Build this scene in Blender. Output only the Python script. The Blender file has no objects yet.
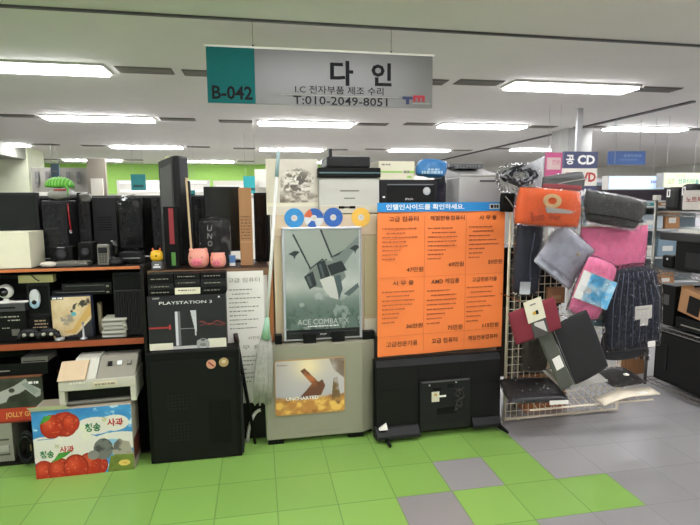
import bpy, math, random
import numpy as np
from mathutils import Matrix, Vector
random.seed(7)
SC = bpy.context.scene
COL = SC.collection
R = math.radians
# ------------------------------------------------------------------ camera, world, exposure
YAW, PITCH, ROLL, FPX, EYE = R(10.4), R(-6.85), R(-0.4), 500.0, 1.5
def cam_axes():
    cy, sy, cp, sp = math.cos(YAW), math.sin(YAW), math.cos(PITCH), math.sin(PITCH)
    f = Vector((sy*cp, cy*cp, sp)); r = Vector((cy, -sy, 0)); u = r.cross(f)
    c, s = math.cos(ROLL), math.sin(ROLL)
    return r*c + u*s, u*c - r*s, f
RV, UV, FV = cam_axes()
cd = bpy.data.cameras.new('camera'); cam = bpy.data.objects.new('camera', cd); COL.objects.link(cam)
cam.matrix_world = Matrix(((RV.x, UV.x, -FV.x, 0), (RV.y, UV.y, -FV.y, 0), (RV.z, UV.z, -FV.z, EYE), (0, 0, 0, 1)))
cd.sensor_width = 36; cd.lens = FPX/700*36; cd.clip_start = .05; cd.clip_end = 100
SC.camera = cam
wd = bpy.data.worlds.new('world'); SC.world = wd; wd.use_nodes = True
wd.node_tree.nodes['Background'].inputs[0].default_value = (.9, .95, 1, 1)
wd.node_tree.nodes['Background'].inputs[1].default_value = .25
SC.view_settings.view_transform = 'Standard'; SC.view_settings.look = 'None'
SC.view_settings.exposure = 0.0; SC.view_settings.gamma = 1; SC.view_settings.use_curve_mapping = False
LAMP = 22.0                       # brightness of the ceiling tubes
SC.cycles.max_bounces = 8; SC.cycles.transparent_max_bounces = 24

def at(x, y, Y):                 # point of the plane y = Y seen at a pixel of the photograph
    d = FV*FPX + RV*(x-350) - UV*(y-262.5)
    return Vector((0, 0, EYE)) + d*(Y/d.y)
def rect(x0, y0, x1, y1, Y):     # pixel rectangle -> centre x, bottom z, width, height on plane Y
    ym, xm = (y0+y1)/2, (x0+x1)/2
    a, b, t, o = at(x0, ym, Y).x, at(x1, ym, Y).x, at(xm, y0, Y).z, at(xm, y1, Y).z
    return (a+b)/2, o, b-a, t-o

# ------------------------------------------------------------------ materials
def lin(c):
    c = np.asarray(c, float)/255
    return np.where(c <= .04045, c/12.92, ((c+.055)/1.055)**2.4)
MATS = {}
def mat(name, rgb, rough=.5, metal=0, var=.06, scale=14, bump=0, emit=0, spec=.5):
    if name in MATS: return MATS[name]
    m = bpy.data.materials.new(name); m.use_nodes = True; MATS[name] = m
    nt = m.node_tree; b = nt.nodes['Principled BSDF']; c = lin(rgb)
    b.inputs['Roughness'].default_value = rough; b.inputs['Metallic'].default_value = metal
    b.inputs['Specular IOR Level'].default_value = spec
    tc = nt.nodes.new('ShaderNodeTexCoord'); n = nt.nodes.new('ShaderNodeTexNoise')
    n.inputs['Scale'].default_value = scale; n.inputs['Detail'].default_value = 4
    nt.links.new(tc.outputs['Object'], n.inputs['Vector'])
    mx = nt.nodes.new('ShaderNodeMix'); mx.data_type = 'RGBA'
    mx.inputs[6].default_value = (*[float(x*(1-var)) for x in c], 1); mx.inputs[7].default_value = (*[float(min(1, x*(1+var))) for x in c], 1)
    nt.links.new(n.outputs['Fac'], mx.inputs[0]); nt.links.new(mx.outputs[2], b.inputs['Base Color'])
    if bump:
        bp = nt.nodes.new('ShaderNodeBump'); bp.inputs['Strength'].default_value = bump; bp.inputs['Distance'].default_value = .01
        nt.links.new(n.outputs['Fac'], bp.inputs['Height']); nt.links.new(bp.outputs[0], b.inputs['Normal'])
    if emit:
        b.inputs['Emission Color'].default_value = (*[float(x) for x in c], 1); b.inputs['Emission Strength'].default_value = emit
    return m
def print_mat():
    m = bpy.data.materials.new('printed card'); m.use_nodes = True; nt = m.node_tree
    a = nt.nodes.new('ShaderNodeVertexColor'); a.layer_name = 'print'
    nt.links.new(a.outputs[0], nt.nodes['Principled BSDF'].inputs['Base Color'])
    nt.nodes['Principled BSDF'].inputs['Roughness'].default_value = .35
    return m
PRINT = print_mat()
def clear_mat(name, tint=(255, 255, 255), base=.0, rough=.07, milky=.0, scale=28, bump=.8):
    m = bpy.data.materials.new(name); m.use_nodes = True; nt = m.node_tree; nt.nodes.clear()
    o = nt.nodes.new('ShaderNodeOutputMaterial'); tr = nt.nodes.new('ShaderNodeBsdfTransparent')
    gl = nt.nodes.new('ShaderNodeBsdfGlossy'); gl.inputs['Roughness'].default_value = rough
    df = nt.nodes.new('ShaderNodeBsdfDiffuse'); df.inputs[0].default_value = (.75, .77, .8, 1)
    tr.inputs[0].default_value = (*[float(x) for x in lin(tint)], 1)
    lw = nt.nodes.new('ShaderNodeLayerWeight'); lw.inputs[0].default_value = .18
    n = nt.nodes.new('ShaderNodeTexNoise'); n.inputs['Scale'].default_value = scale; n.inputs['Detail'].default_value = 3; n.inputs['Distortion'].default_value = 1.5
    tc = nt.nodes.new('ShaderNodeTexCoord'); nt.links.new(tc.outputs['Object'], n.inputs['Vector'])
    bp = nt.nodes.new('ShaderNodeBump'); bp.inputs['Strength'].default_value = bump; bp.inputs['Distance'].default_value = .05
    nt.links.new(n.outputs['Fac'], bp.inputs['Height'])
    for s in (gl, lw): nt.links.new(bp.outputs[0], s.inputs['Normal'])
    ad = nt.nodes.new('ShaderNodeMath'); ad.operation = 'ADD'; ad.use_clamp = True; ad.inputs[1].default_value = base
    nt.links.new(lw.outputs['Fresnel'], ad.inputs[0])
    m1 = nt.nodes.new('ShaderNodeMixShader'); m1.inputs[0].default_value = milky
    nt.links.new(tr.outputs[0], m1.inputs[1]); nt.links.new(df.outputs[0], m1.inputs[2])
    m2 = nt.nodes.new('ShaderNodeMixShader'); nt.links.new(ad.outputs[0], m2.inputs[0])
    nt.links.new(m1.outputs[0], m2.inputs[1]); nt.links.new(gl.outputs[0], m2.inputs[2]); nt.links.new(m2.outputs[0], o.inputs[0])
    return m
PLASTIC = clear_mat('crinkled clear plastic')
GLASS = clear_mat('clear cover sheet', base=.0, rough=.05, milky=.0, bump=.02)
def tile_mat(name, rgb, var, line):
    m = mat(name, rgb, rough=.32, var=var, scale=2.2); nt = m.node_tree; b = nt.nodes['Principled BSDF']
    src = b.inputs['Base Color'].links[0].from_socket
    tc = nt.nodes.new('ShaderNodeTexCoord'); mp = nt.nodes.new('ShaderNodeMapping')
    mp.inputs['Location'].default_value = (GX0, GY0, 0); mp.vector_type = 'TEXTURE'; mp.inputs['Scale'].default_value = (.3, .3, .3)
    br = nt.nodes.new('ShaderNodeTexBrick'); br.offset = 0; br.squash = 1
    br.inputs['Scale'].default_value = 1; br.inputs['Brick Width'].default_value = 1; br.inputs['Row Height'].default_value = 1
    br.inputs['Mortar Size'].default_value = .011; br.inputs['Mortar Smooth'].default_value = .2
    br.inputs['Color1'].default_value = (.93, .93, .93, 1); br.inputs['Color2'].default_value = (1.05, 1.05, 1.05, 1)
    br.inputs['Mortar'].default_value = (line, line, line, 1)
    nt.links.new(tc.outputs['Object'], mp.inputs[0]); nt.links.new(mp.outputs[0], br.inputs['Vector'])
    mu = nt.nodes.new('ShaderNodeMix'); mu.data_type = 'RGBA'; mu.blend_type = 'MULTIPLY'; mu.inputs[0].default_value = 1
    nt.links.new(src, mu.inputs[6]); nt.links.new(br.outputs['Color'], mu.inputs[7]); nt.links.new(mu.outputs[2], b.inputs['Base Color'])
    return m
GX0, GY0 = -.812*.3, 8.713*.3     # an intersection of the floor tile lines

BLK = mat('black plastic', (27, 27, 27), .45, spec=.28); BLK2 = mat('dark black plastic', (12, 13, 11), .5, spec=.18); BLKG = mat('glossy black plastic', (20, 20, 21), .15)
SCRN = mat('dark screen', (30, 31, 33), .12); BEIGE = mat('beige plastic', (198, 192, 170), .45); GREY = mat('warm grey plastic', (170, 168, 152), .45)
STEEL = mat('painted grey steel', (144, 141, 121), .5, var=.04); WHITE = mat('white paper', (234, 230, 220), .6); CREAM = mat('cream card', (222, 216, 190), .6)
KRAFT = mat('brown corrugated card', (168, 124, 82), .75); WOODR = mat('red brown wood edge', (150, 72, 38), .45, var=.2, scale=8); WOODO = mat('orange wood edge', (192, 112, 62), .45, var=.15)
WOOD = mat('dark brown wood', (72, 46, 30), .6, var=.25, scale=6); INK = mat('black ink', (20, 20, 22), .7, spec=.2); SILV = mat('silver plastic', (172, 172, 172), .35, .4)
CHROME = mat('chrome', (190, 190, 190), .18, 1); REDP = mat('red plastic', (170, 34, 38), .4); WTXT = mat('white print', (235, 235, 230), .5); GREYTXT = mat('grey print', (135, 132, 120), .6)
DARKW = mat('dark laminate', (22, 19, 15), .5, spec=.3)

# ------------------------------------------------------------------ mesh builder
class MB:
    def __init__(s): s.v = []; s.f = []; s.m = []
    def add(s, vs, fs, mi=0):
        o = len(s.v); s.v += [tuple(v) for v in vs]; s.f += [tuple(i+o for i in f) for f in fs]; s.m += [mi]*len(fs); return s
    def box(s, x0, x1, y0, y1, z0, z1, mi=0, M=None):
        vs = [Vector((x, y, z)) for z in (z0, z1) for y in (y0, y1) for x in (x0, x1)]
        if M is not None: vs = [M @ v for v in vs]
        return s.add(vs, [(0, 2, 3, 1), (4, 5, 7, 6), (0, 1, 5, 4), (2, 6, 7, 3), (0, 4, 6, 2), (1, 3, 7, 5)], mi)
    def prism(s, pts, y0, y1, mi=0):            # outline in x,z (counter-clockwise) extruded along y
        n = len(pts); vs = [(x, y0, z) for x, z in pts] + [(x, y1, z) for x, z in pts]
        return s.add(vs, [tuple(range(n)), tuple(range(2*n-1, n-1, -1))] + [(i, i+n, (i+1) % n+n, (i+1) % n) for i in range(n)], mi)
    def xprism(s, pts, x0, x1, mi=0):           # outline in y,z extruded along x
        n = len(pts); vs = [(x0, y, z) for y, z in pts] + [(x1, y, z) for y, z in pts]
        return s.add(vs, [tuple(range(n-1, -1, -1)), tuple(range(n, 2*n))] + [(i, (i+1) % n, (i+1) % n+n, i+n) for i in range(n)], mi)
    def zprism(s, pts, z0, z1, mi=0):
        n = len(pts); vs = [(x, y, z0) for x, y in pts] + [(x, y, z1) for x, y in pts]
        return s.add(vs, [tuple(range(n-1, -1, -1)), tuple(range(n, 2*n))] + [(i, (i+1) % n, (i+1) % n+n, i+n) for i in range(n)], mi)
    def tube(s, pts, r, n=8, mi=0, r2=None):
        pts = [Vector(p) for p in pts]; rings = []; k = len(pts)
        for i, p in enumerate(pts):
            d = (pts[min(i+1, k-1)] - pts[max(i-1, 0)]).normalized()
            a = d.orthogonal().normalized() if i == 0 else (a - d*a.dot(d)).normalized()
            b = d.cross(a); rr = r if r2 is None else r+(r2-r)*i/(k-1)
            rings.append([p+(a*math.cos(t)+b*math.sin(t))*rr for t in [2*math.pi*j/n for j in range(n)]])
        vs = [v for q in rings for v in q]
        fs = [(i*n+j, i*n+(j+1) % n, (i+1)*n+(j+1) % n, (i+1)*n+j) for i in range(k-1) for j in range(n)]
        return s.add(vs, fs + [tuple(range(n-1, -1, -1)), tuple((k-1)*n+j for j in range(n))], mi)
    def lathe(s, prof, n=24, mi=0, M=None):      # profile of (r, z)
        vs = [Vector((r*math.cos(2*math.pi*j/n), r*math.sin(2*math.pi*j/n), z)) for r, z in prof for j in range(n)]
        if M is not None: vs = [M @ v for v in vs]
        k = len(prof)
        return s.add(vs, [(i*n+j, i*n+(j+1) % n, (i+1)*n+(j+1) % n, (i+1)*n+j) for i in range(k-1) for j in range(n)] + [tuple(range(n-1, -1, -1)), tuple((k-1)*n+j for j in range(n))], mi)
    def ball(s, c, rx, ry, rz, n=18, mi=0, p=1.0):
        c = Vector(c); k = n//2; sg = lambda t: math.copysign(abs(t)**p, t)
        vs = [c+Vector((rx*sg(math.cos(a)*math.cos(e)), ry*sg(math.sin(a)*math.cos(e)), rz*sg(math.sin(e))))
              for e in [-math.pi/2+.02+(math.pi-.04)*i/k for i in range(k+1)] for a in [2*math.pi*j/n for j in range(n)]]
        return s.add(vs, [(i*n+j, i*n+(j+1) % n, (i+1)*n+(j+1) % n, (i+1)*n+j) for i in range(k) for j in range(n)] + [tuple(range(n-1, -1, -1)), tuple(k*n+j for j in range(n))], mi)
    def pillow(s, w, h, t, mi=0, n=22, corner=.1, wr=.003, seed=0, taper=0, gather=0, crinkle=False):
        rs = np.random.RandomState(seed); ph = rs.rand(10)*6.3; fr = rs.uniform(6, 34, 10)*(2.2 if crinkle else 1); n = 44 if crinkle else n; rid = (lambda t: 1-2*abs(math.sin(t))) if crinkle else math.sin; an = rs.rand(10)*6.3
        idx = []; base = len(s.v)
        for side in (-1, 1):
            for j in range(n+1):
                for i in range(n+1):
                    a, b = 2*i/n-1, 2*j/n-1
                    q = 1-corner*(a*a*b*b)
                    x = a*w/2*q*(1+taper*b)*(1-gather*max(0, b)**3); z = b*h/2*q
                    e = (1-abs(a)**5)*(1-abs(b)**5)
                    wv = sum(rid(fr[k]*(x*math.cos(an[k])+z*math.sin(an[k]))*3+ph[k]) for k in range(10))*wr/3
                    s.v.append((x+wv*.5, side*(t/2*e**.6+ .0015)+wv*e*(1 if side < 0 else .3), z+wv*.5))
        for sd in (0, 1):
            for j in range(n):
                for i in range(n):
                    o = base+sd*(n+1)**2; q = (o+j*(n+1)+i, o+j*(n+1)+i+1, o+(j+1)*(n+1)+i+1, o+(j+1)*(n+1)+i)
                    s.f.append(q if sd == 0 else q[::-1]); s.m.append(mi)
        N = (n+1)**2; m1 = n+1
        rim = [i for i in range(n)] + [j*m1+n for j in range(n)] + [n*m1+i for i in range(n, 0, -1)] + [j*m1 for j in range(n, 0, -1)]
        for k in range(len(rim)):
            a, b = rim[k], rim[(k+1) % len(rim)]
            s.f.append((base+b, base+a, base+N+a, base+N+b)); s.m.append(mi)
        return s
    def build(s, name, mats, parent=None, bevel=0, smooth=False, loc=(0, 0, 0)):
        me = bpy.data.meshes.new(name); me.from_pydata(s.v, [], s.f); me.update()
        for m in (mats if isinstance(mats, (list, tuple)) else [mats]): me.materials.append(m)
        me.polygons.foreach_set('material_index', s.m)
        if smooth: me.polygons.foreach_set('use_smooth', [True]*len(s.f))
        o = bpy.data.objects.new(name, me); COL.objects.link(o); o.location = loc
        if parent: o.parent = parent
        if bevel:
            b = o.modifiers.new('edge', 'BEVEL'); b.width = bevel; b.segments = 2; b.limit_method = 'ANGLE'; b.angle_limit = R(40)
        return o
def tag(o, label, cat, group=None, kind=None):
    if label: o['label'] = label
    if cat: o['category'] = cat
    if group: o['group'] = group
    if kind: o['kind'] = kind
    return o
NTH = [0]
def thing(name, label, cat, loc, rz=0, group=None, rx=0, ry=0):
    NTH[0] += 1
    if loc[2] > .01 and loc[2] < 2.4: loc = (loc[0], loc[1], loc[2]+.0005+.00002*NTH[0])    # a hair of air under whatever rests on something
    o = bpy.data.objects.new(name, None); COL.objects.link(o); o.empty_display_size = .05
    o.location = loc; o.rotation_euler = (rx, ry, rz); return tag(o, label, cat, group)
def struct(name, mb, mats, bevel=0): return tag(mb.build(name, mats, None, bevel), None, None, None, 'structure')
def copy_tree(o, parent=None):
    c = o.copy(); COL.objects.link(c); c.parent = parent
    for ch in list(o.children): copy_tree(ch, c)
    return c
# printed pictures: a grid of small faces, each with its own ink colour
def art(name, parent, w, h, nx, fn, x=0, z=0, y=-.0015, rot=None):
    nz = max(2, int(nx*h/w)); xs = np.linspace(-w/2, w/2, nx+1); zs = np.linspace(0, h, nz+1)
    X, Z = np.meshgrid(xs, zs); co = np.stack([X+x, np.full_like(X, y), Z+z], -1).reshape(-1, 3)
    i, j = np.meshgrid(np.arange(nx), np.arange(nz)); a = (j*(nx+1)+i).ravel()
    fs = np.stack([a, a+1, a+nx+2, a+nx+1], 1)
    u, v = ((i+.5)/nx).ravel(), ((j+.5)/nz).ravel(); c = lin(np.clip(fn(u, v), 0, 255))
    me = bpy.data.meshes.new(name); me.from_pydata(co.tolist(), [], fs.tolist()); me.materials.append(PRINT)
    at_ = me.color_attributes.new('print', 'FLOAT_COLOR', 'CORNER')
    at_.data.foreach_set('color', np.repeat(np.c_[c, np.ones(len(c))], 4, 0).ravel())
    o = bpy.data.objects.new(name, me); COL.objects.link(o); o.parent = parent; return o
def vnoise(u, v, s, seed=0):
    rs = np.random.RandomState(seed); g = rs.rand(64, 64); x, y = u*s, v*s
    i, j = np.floor(x).astype(int), np.floor(y).astype(int); a, b = x-i, y-j; a, b = a*a*(3-2*a), b*b*(3-2*b)
    q = lambda p, r: g[p % 64, r % 64]
    return (q(i, j)*(1-a)+q(i+1, j)*a)*(1-b)+(q(i, j+1)*(1-a)+q(i+1, j+1)*a)*b
def fbm(u, v, s, seed=0): return sum(vnoise(u, v, s*2**k, seed+k)/2**k for k in range(4))/1.875
def paint(c, msk, col, a=1.0):
    k = (msk*a)[:, None] if not np.isscalar(msk) else msk*a
    return c*(1-k)+np.array(col, float)*k
def ell(u, v, x, y, a, b): return (((u-x)/a)**2+((v-y)/b)**2 < 1).astype(float)
def box_(u, v, x0, x1, y0, y1): return ((u > x0) & (u < x1) & (v > y0) & (v < y1)).astype(float)
def poly(u, v, pts):
    r = np.zeros(len(u), bool)
    for (x1, y1), (x2, y2) in zip(pts, pts[1:]+pts[:1]):
        k = (y1 > v) != (y2 > v); r ^= k & (u < (x2-x1)*(v-y1)/((y2-y1) or 1e-9)+x1)
    return r.astype(float)
def flat(u, col): return np.tile(np.array(col, float), (len(u), 1))
def mixc(a, b, t): return np.array(a, float)*(1-t[:, None])+np.array(b, float)*t[:, None]
# lettering: queued, turned into meshes in one go at the end
TXT = []
def text(parent, s, x, z, h, m, w=None, y=-.003, bold=0, rot=0, align='C', M=None): TXT.append((parent, s, x, z, h, m, w, y, bold, rot, align, M))
def flush_text():
    obs = []
    for t in TXT:
        c = bpy.data.curves.new('t', 'FONT'); c.body = t[1]; c.size = 1; c.offset = t[8]; c.resolution_u = 2
        o = bpy.data.objects.new('t', c); COL.objects.link(o); obs.append(o)
    dg = bpy.context.evaluated_depsgraph_get(); dg.update(); acc = {}
    for t, o in zip(TXT, obs):
        parent, s, x, z, h, m, w, y, bold, rot, align, M = t
        me = bpy.data.meshes.new_from_object(o.evaluated_get(dg)); n = len(me.vertices)
        if not n: continue
        co = np.empty(n*3); me.vertices.foreach_get('co', co); co = co.reshape(-1, 3)[:, :2]
        lo, hi = co.min(0), co.max(0); sx = sz = h/max(1e-6, hi[1]-lo[1])
        if w: sx = w/(hi[0]-lo[0])
        p = (co-[(lo[0]+hi[0])/2 if align == 'C' else lo[0], (lo[1]+hi[1])/2])*[sx, sz]
        cr, sr = math.cos(rot), math.sin(rot); p = np.c_[p[:, 0]*cr-p[:, 1]*sr+x, np.full(n, y), p[:, 0]*sr+p[:, 1]*cr+z]
        fs = [tuple(q.vertices) for q in me.polygons]
        if M is not None: p = [M @ Vector(q) for q in p]
        acc.setdefault((parent.name, m.name, s, x, z), (parent, m, MB()))[2].add(p, fs)
        bpy.data.meshes.remove(me)
    for o in obs:
        c = o.data; bpy.data.objects.remove(o); bpy.data.curves.remove(c)
    for parent, m, mb in acc.values(): mb.build('lettering', m, parent)
def fine(mb, x0, x1, z, h, y=-.003, seed=0):    # a line of print too small to read: broken dashes
    rs = random.Random(seed); x = x0
    while x < x1-.004:
        w = min(rs.uniform(.006, .022), x1-x); mb.box(x, x+w, y-.0004, y, z-h/2, z+h/2); x += w+rs.uniform(.003, .007)

# ------------------------------------------------------------------ the setting
CEIL = 2.5
GRN = tile_mat('green vinyl tile', (129, 169, 82), .06, .62); GRT = tile_mat('grey vinyl tile', (141, 139, 138), .05, .8)
fl = MB(); gx = lambda n: GX0+.3*n; gy = lambda m: GY0+.3*m
def strip(x0, x1, y0, y1, mi): fl.add([(x0, y0, 0), (x1, y0, 0), (x1, y1, 0), (x0, y1, 0)], [(0, 1, 2, 3)], mi)
XL, XR, YB, YF = -9, 12, -6, 17
strip(XL, gx(6), gy(0), gy(5), 0); strip(gx(6), XR, gy(0), gy(5), 1); strip(XL, XR, gy(5), YF, 1)
strip(XL, gx(4), gy(-1), gy(0), 0); strip(gx(4), gx(5), gy(-1), gy(0), 1); strip(gx(5), gx(6), gy(-1), gy(0), 0); strip(gx(6), XR, gy(-1), gy(0), 1)
strip(XL, gx(3), gy(-2), gy(-1), 0); strip(gx(3), gx(4), gy(-2), gy(-1), 1); strip(gx(4), gx(7), gy(-2), gy(-1), 0); strip(gx(7), XR, gy(-2), gy(-1), 1)
strip(XL, gx(5), gy(-6), gy(-2), 0); strip(gx(5), XR, gy(-6), gy(-2), 1); strip(XL, XR, YB, gy(-6), 1)
struct('floor', fl, [GRN, GRT])
CEILM = mat('off white ceiling board', (238, 234, 228), .8, var=.04, scale=3); WALLM = mat('pale wall paint', (222, 222, 212), .7)
GREEN_BOUNCE = mat('pale green floor bounce', (150, 196, 92), .7)
struct('ceiling', MB().box(XL, XR, YB, YF, CEIL, CEIL+.1), CEILM)
struct('wall_back', MB().box(XL, XR, 13.6, 13.8, 0, CEIL), WALLM)
struct('trim_bounce', MB().box(XL, 2, 13.55, 13.6, 1.75, CEIL), GREEN_BOUNCE)  # green band: bounce light off the green floor, put into the wall colour
struct('wall_left', MB().box(XL-.1, XL, YB, YF, 0, CEIL), WALLM); struct('wall_right', MB().box(XR, XR+.1, YB, YF, 0, CEIL), WALLM)
struct('wall_front', MB().box(XL, XR, YB-.1, YB, 0, CEIL), WALLM)
RAIL = mat('dark shutter track', (62, 60, 56), .4)
struct('trim_1', MB().box(-5, 7, 2.915, 2.935, CEIL-.012, CEIL).box(-5, 7, 2.94, 2.95, CEIL-.006, CEIL, 1), [RAIL, mat('track edge', (120, 116, 108), .5)])
struct('trim_2', MB().box(4.35, 4.4, 4.5, 13, CEIL-.02, CEIL), RAIL)
struct('trim_3', MB().box(-4.9, -4.0, 6.0, 9.9, 2.3, CEIL), mat('grey bulkhead paint', (150, 152, 140), .7))
PILW = mat('cream pillar paint', (232, 236, 206), .6)
struct('wall_pillar', MB().box(-5.4, -3.98, 9.9, 10.6, 0, CEIL), PILW)
struct('wall_right_pillar', MB().box(4.25, 4.62, 6.4, 6.8, 0, CEIL), mat('grey pillar paint', (170, 170, 165), .6))

TUBE = mat('lit fluorescent diffuser', (250, 250, 255), .5, emit=LAMP, var=0); FRM = mat('lamp frame white', (200, 198, 190), .5); SLOT = mat('dark air slot', (96, 92, 84), .6)
def lamp(x, y, desc, vents, group='ceiling lights', L=1.16, W=.23, tube=None):
    t = thing('ceiling_light', f'long lit ceiling light {desc}', 'ceiling light', (x, y, CEIL), group=group)
    MB().box(-L/2, L/2, -W/2, W/2, -.034, -.004).build('diffuser', tube or TUBE, t)
    MB().box(-L/2-.02, L/2+.02, -W/2-.02, -W/2, -.016, 0).box(-L/2-.02, L/2+.02, W/2, W/2+.02, -.016, 0).box(-L/2-.02, -L/2, -W/2, W/2, -.016, 0).box(L/2, L/2+.02, -W/2, W/2, -.016, 0).build('frame', FRM, t)
    for sd in vents:
        v = thing('air_vent', f'dark air vent at {"left" if sd < 0 else "right"} end of light {desc}'.replace('at the right edge, second row', 'at the right edge').replace('above the tall monitor, second row', 'above the tall monitor').replace('right of the banner, second row', 'right of the banner'), 'air vent', (x+sd*(L/2+.28), y, CEIL), group='ceiling air vents')
        s = MB()
        for k in range(4): s.box(-.19, .19, -.07+k*.04, -.05+k*.04, -.012, -.002)
        s.build('slats', mat('vent slats', (128, 124, 114), .5), v)
        MB().box(-.2, .2, -.085, .09, -.004, 0).build('backing', SLOT, v)
NEAR = [(-1.66, 4.12, 'above the left shelves, nearest row'), (.53, 4.14, 'behind the hanging banner, nearest row'), (2.73, 4.1, 'above the wire grid panel, nearest row')]
MID = [(-4.1, 6.4, 'left of the others, second row'), (-1.76, 6.38, 'above the tall monitor, second row'), (.63, 6.44, 'just under the banner, second row'), (2.95, 6.34, 'right of the banner, second row'), (5.33, 6.25, 'at the right edge, second row')]
FAR = [(-4.3, 9.3, 'over the green helmet, third row'), (-1.86, 9.4, 'beside the tall monitor, third row'), (.66, 9.55, 'over the ink picture, third row'), (3.1, 9.4, 'over the blue bag, third row'), (5.4, 9.0, 'over the disc signs, third row')]
END = [(-3.6, 12.3, 'in the last row, far left'), (-1.1, 12.4, 'in the last row beside the teal signs'), (1.4, 12.4, 'in the last row behind the copier')]
TUBE2 = mat('bright fluorescent diffuser', (250, 250, 255), .5, emit=LAMP*2.1, var=0)
for a in NEAR: lamp(*a, vents=(-1, 1))
for a in MID+FAR+END: lamp(*a, vents=(-1, 1), tube=TUBE2)
TUBE3 = mat('aisle fluorescent diffuser', (250, 250, 255), .5, emit=LAMP*1.4, var=0)
lamp(5.1, 4.1, 'added above the right rack, outside the picture', (), 'added ceiling lights right of the view', tube=TUBE2);  # unseen lamp added to brighten the ceiling at the right
for x, y, d in ((7.7, 6.3, 'added in the right aisle, outside the picture'), (8.6, 7.8, 'added further along the right aisle, outside the picture'), (10.4, 9.6, 'added at the far end of the right aisle, outside the picture')): lamp(x, y, d, (), 'added ceiling lights right of the view', tube=TUBE2)  # more unseen lamps, added to lift the dark ceiling far right
for y in (1.9, -.35, -2.6):
    for x in (-4.0, -1.66, .55, 2.75, 5.0): lamp(x, y, 'over the aisle behind the photographer', (), 'ceiling lights behind the view', tube=TUBE3)
# ------------------------------------------------------------------ hanging shop banner
BY = 2.93
cx, z0, w, h = rect(207, 52, 432, 106, BY)
t = thing('hanging_banner', 'long white shop banner hung from the ceiling with teal B-042 square', 'banner', (cx, BY, z0), rz=R(-.5))
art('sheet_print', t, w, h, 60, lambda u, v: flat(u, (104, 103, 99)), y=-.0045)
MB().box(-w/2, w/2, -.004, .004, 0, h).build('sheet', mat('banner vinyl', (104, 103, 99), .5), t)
MB().tube([(-w/2-.01, 0, h+.006), (w/2+.01, 0, h+.006)], .007).build('top_rod', WHITE, t)
c = MB(); xa = at(253, 50, BY).x-cx; xb = at(391, 57, BY).x-cx
for x in (xa, xb): c.tube([(x, 0, h+.012), (x, 0, CEIL-z0-.012)], .0015, 5)
c.build('cord', mat('thin cord', (120, 104, 80), .7), t)
c = MB()
for x in (xa, xb): c.ball((x, 0, h+.014), .006, .006, .008, 8)
c.build('cord_knot', INK, t)
wq = at(256, 80, BY).x-at(208, 80, BY).x
MB().box(-w/2, -w/2+wq, -.007, -.005, 0, h).build('number_square', mat('teal vinyl', (22, 94, 92), .7, spec=.15), t, )
px = lambda X, Yp: (at(X, Yp, BY).x-cx, at(X, Yp, BY).z-z0)
def btext(s, x0, x1, yc, hpx, m, bold=0):
    a, b = px(x0, yc), px(x1, yc); text(t, s, (a[0]+b[0])/2, a[1], (px(x0, yc-hpx/2)[1]-px(x0, yc+hpx/2)[1]), m, w=b[0]-a[0], y=-.0085, bold=bold)
btext('B-042', 212, 252.5, 92.5, 14, INK, .025)
btext('다', 330, 353, 73.5, 25, INK, .03); btext('인', 371, 391, 75, 23, INK, .03)
btext('I.C 전자부품 제조 수리', 295, 383, 89.5, 8, INK, .005); btext('T:010-2049-8051', 293, 387, 100.3, 8.4, INK, .008)
a, b = px(281, 95), px(398, 96)
MB().box(a[0], b[0], -.009, -.006, a[1]-.002, a[1]+.002).build('ruled_line', GREYTXT, t)
NAVY = mat('navy print', (26, 36, 74), .6); RPR = mat('red print', (150, 24, 40), .6)
def logo(pts, m, nm):
    q = MB()
    for x0, y0, x1, y1 in pts:
        a, b = px(x0, y1), px(x1, y0); q.box(a[0], b[0], -.009, -.006, a[1], b[1])
    q.build(nm, m, t)
logo([(402, 97.5, 412, 100), (405.5, 100, 408.5, 105)], NAVY, 'logo_letter')
logo([(412.5, 96.5, 424, 98.5), (412.5, 98.5, 415, 102.5), (417, 98.5, 419.5, 102.5), (421.5, 98.5, 424, 102.5)], RPR, 'logo_letter')
logo([(412, 104, 429, 104.7)], GREYTXT, 'logo_underline')

# ------------------------------------------------------------------ left shelving and its boards
SY = 3.05; TOP = 1.143; MIDZ = .717
t = thing('display_shelf', 'dark shelving unit with orange edged boards at the left, behind the fruit carton', 'shelf', (-1.38, SY, 0))
def board(z, th, edge, apron, nm='shelf_board'):
    b = MB().box(-.72, .7, .004, .5, z-th, z).build(nm, DARKW, t)
    MB().box(-.72, .7, -.004, .004, z-th, z).build('edge_strip', edge, b)
    if apron: MB().box(-.72, .7, .01, .03, z-th-apron, z-th).build('apron', DARKW, b)
board(TOP, .016, WOODO, 0); board(MIDZ, .034, WOODR, 0); board(.014, .012, DARKW, 0)
for x in (-.72, .7): MB().box(x, x+.018, 0, .5, 0, TOP).build('side_panel', DARKW, t)
MB().box(-.7, .7, .5, .545, 0, TOP).build('back_panel', BLK2, t)
t = thing('sales_counter', 'dark brown counter behind the black computer tower, holding the pink pig toys', 'counter', (-.29, 3.1, 0))
MB().box(-.36, .345, 0, .5, 1.072, 1.105).build('worktop', WOOD, t); MB().box(-.36, .345, -.006, 0, 1.06, 1.105).build('edge_strip', mat('tan edge strip', (122, 92, 64), .5), t)
MB().box(-.355, .305, .02, .04, 0, 1.072).build('front_panel', DARKW, t); MB().box(-.36, -.34, .02, .5, 0, 1.072).build('side_panel', WOOD, t)
MB().box(.345, .372, -.01, .5, .64, 1.09).build('side_panel', mat('orange brown timber', (150, 94, 48), .5, var=.2), t)
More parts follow.
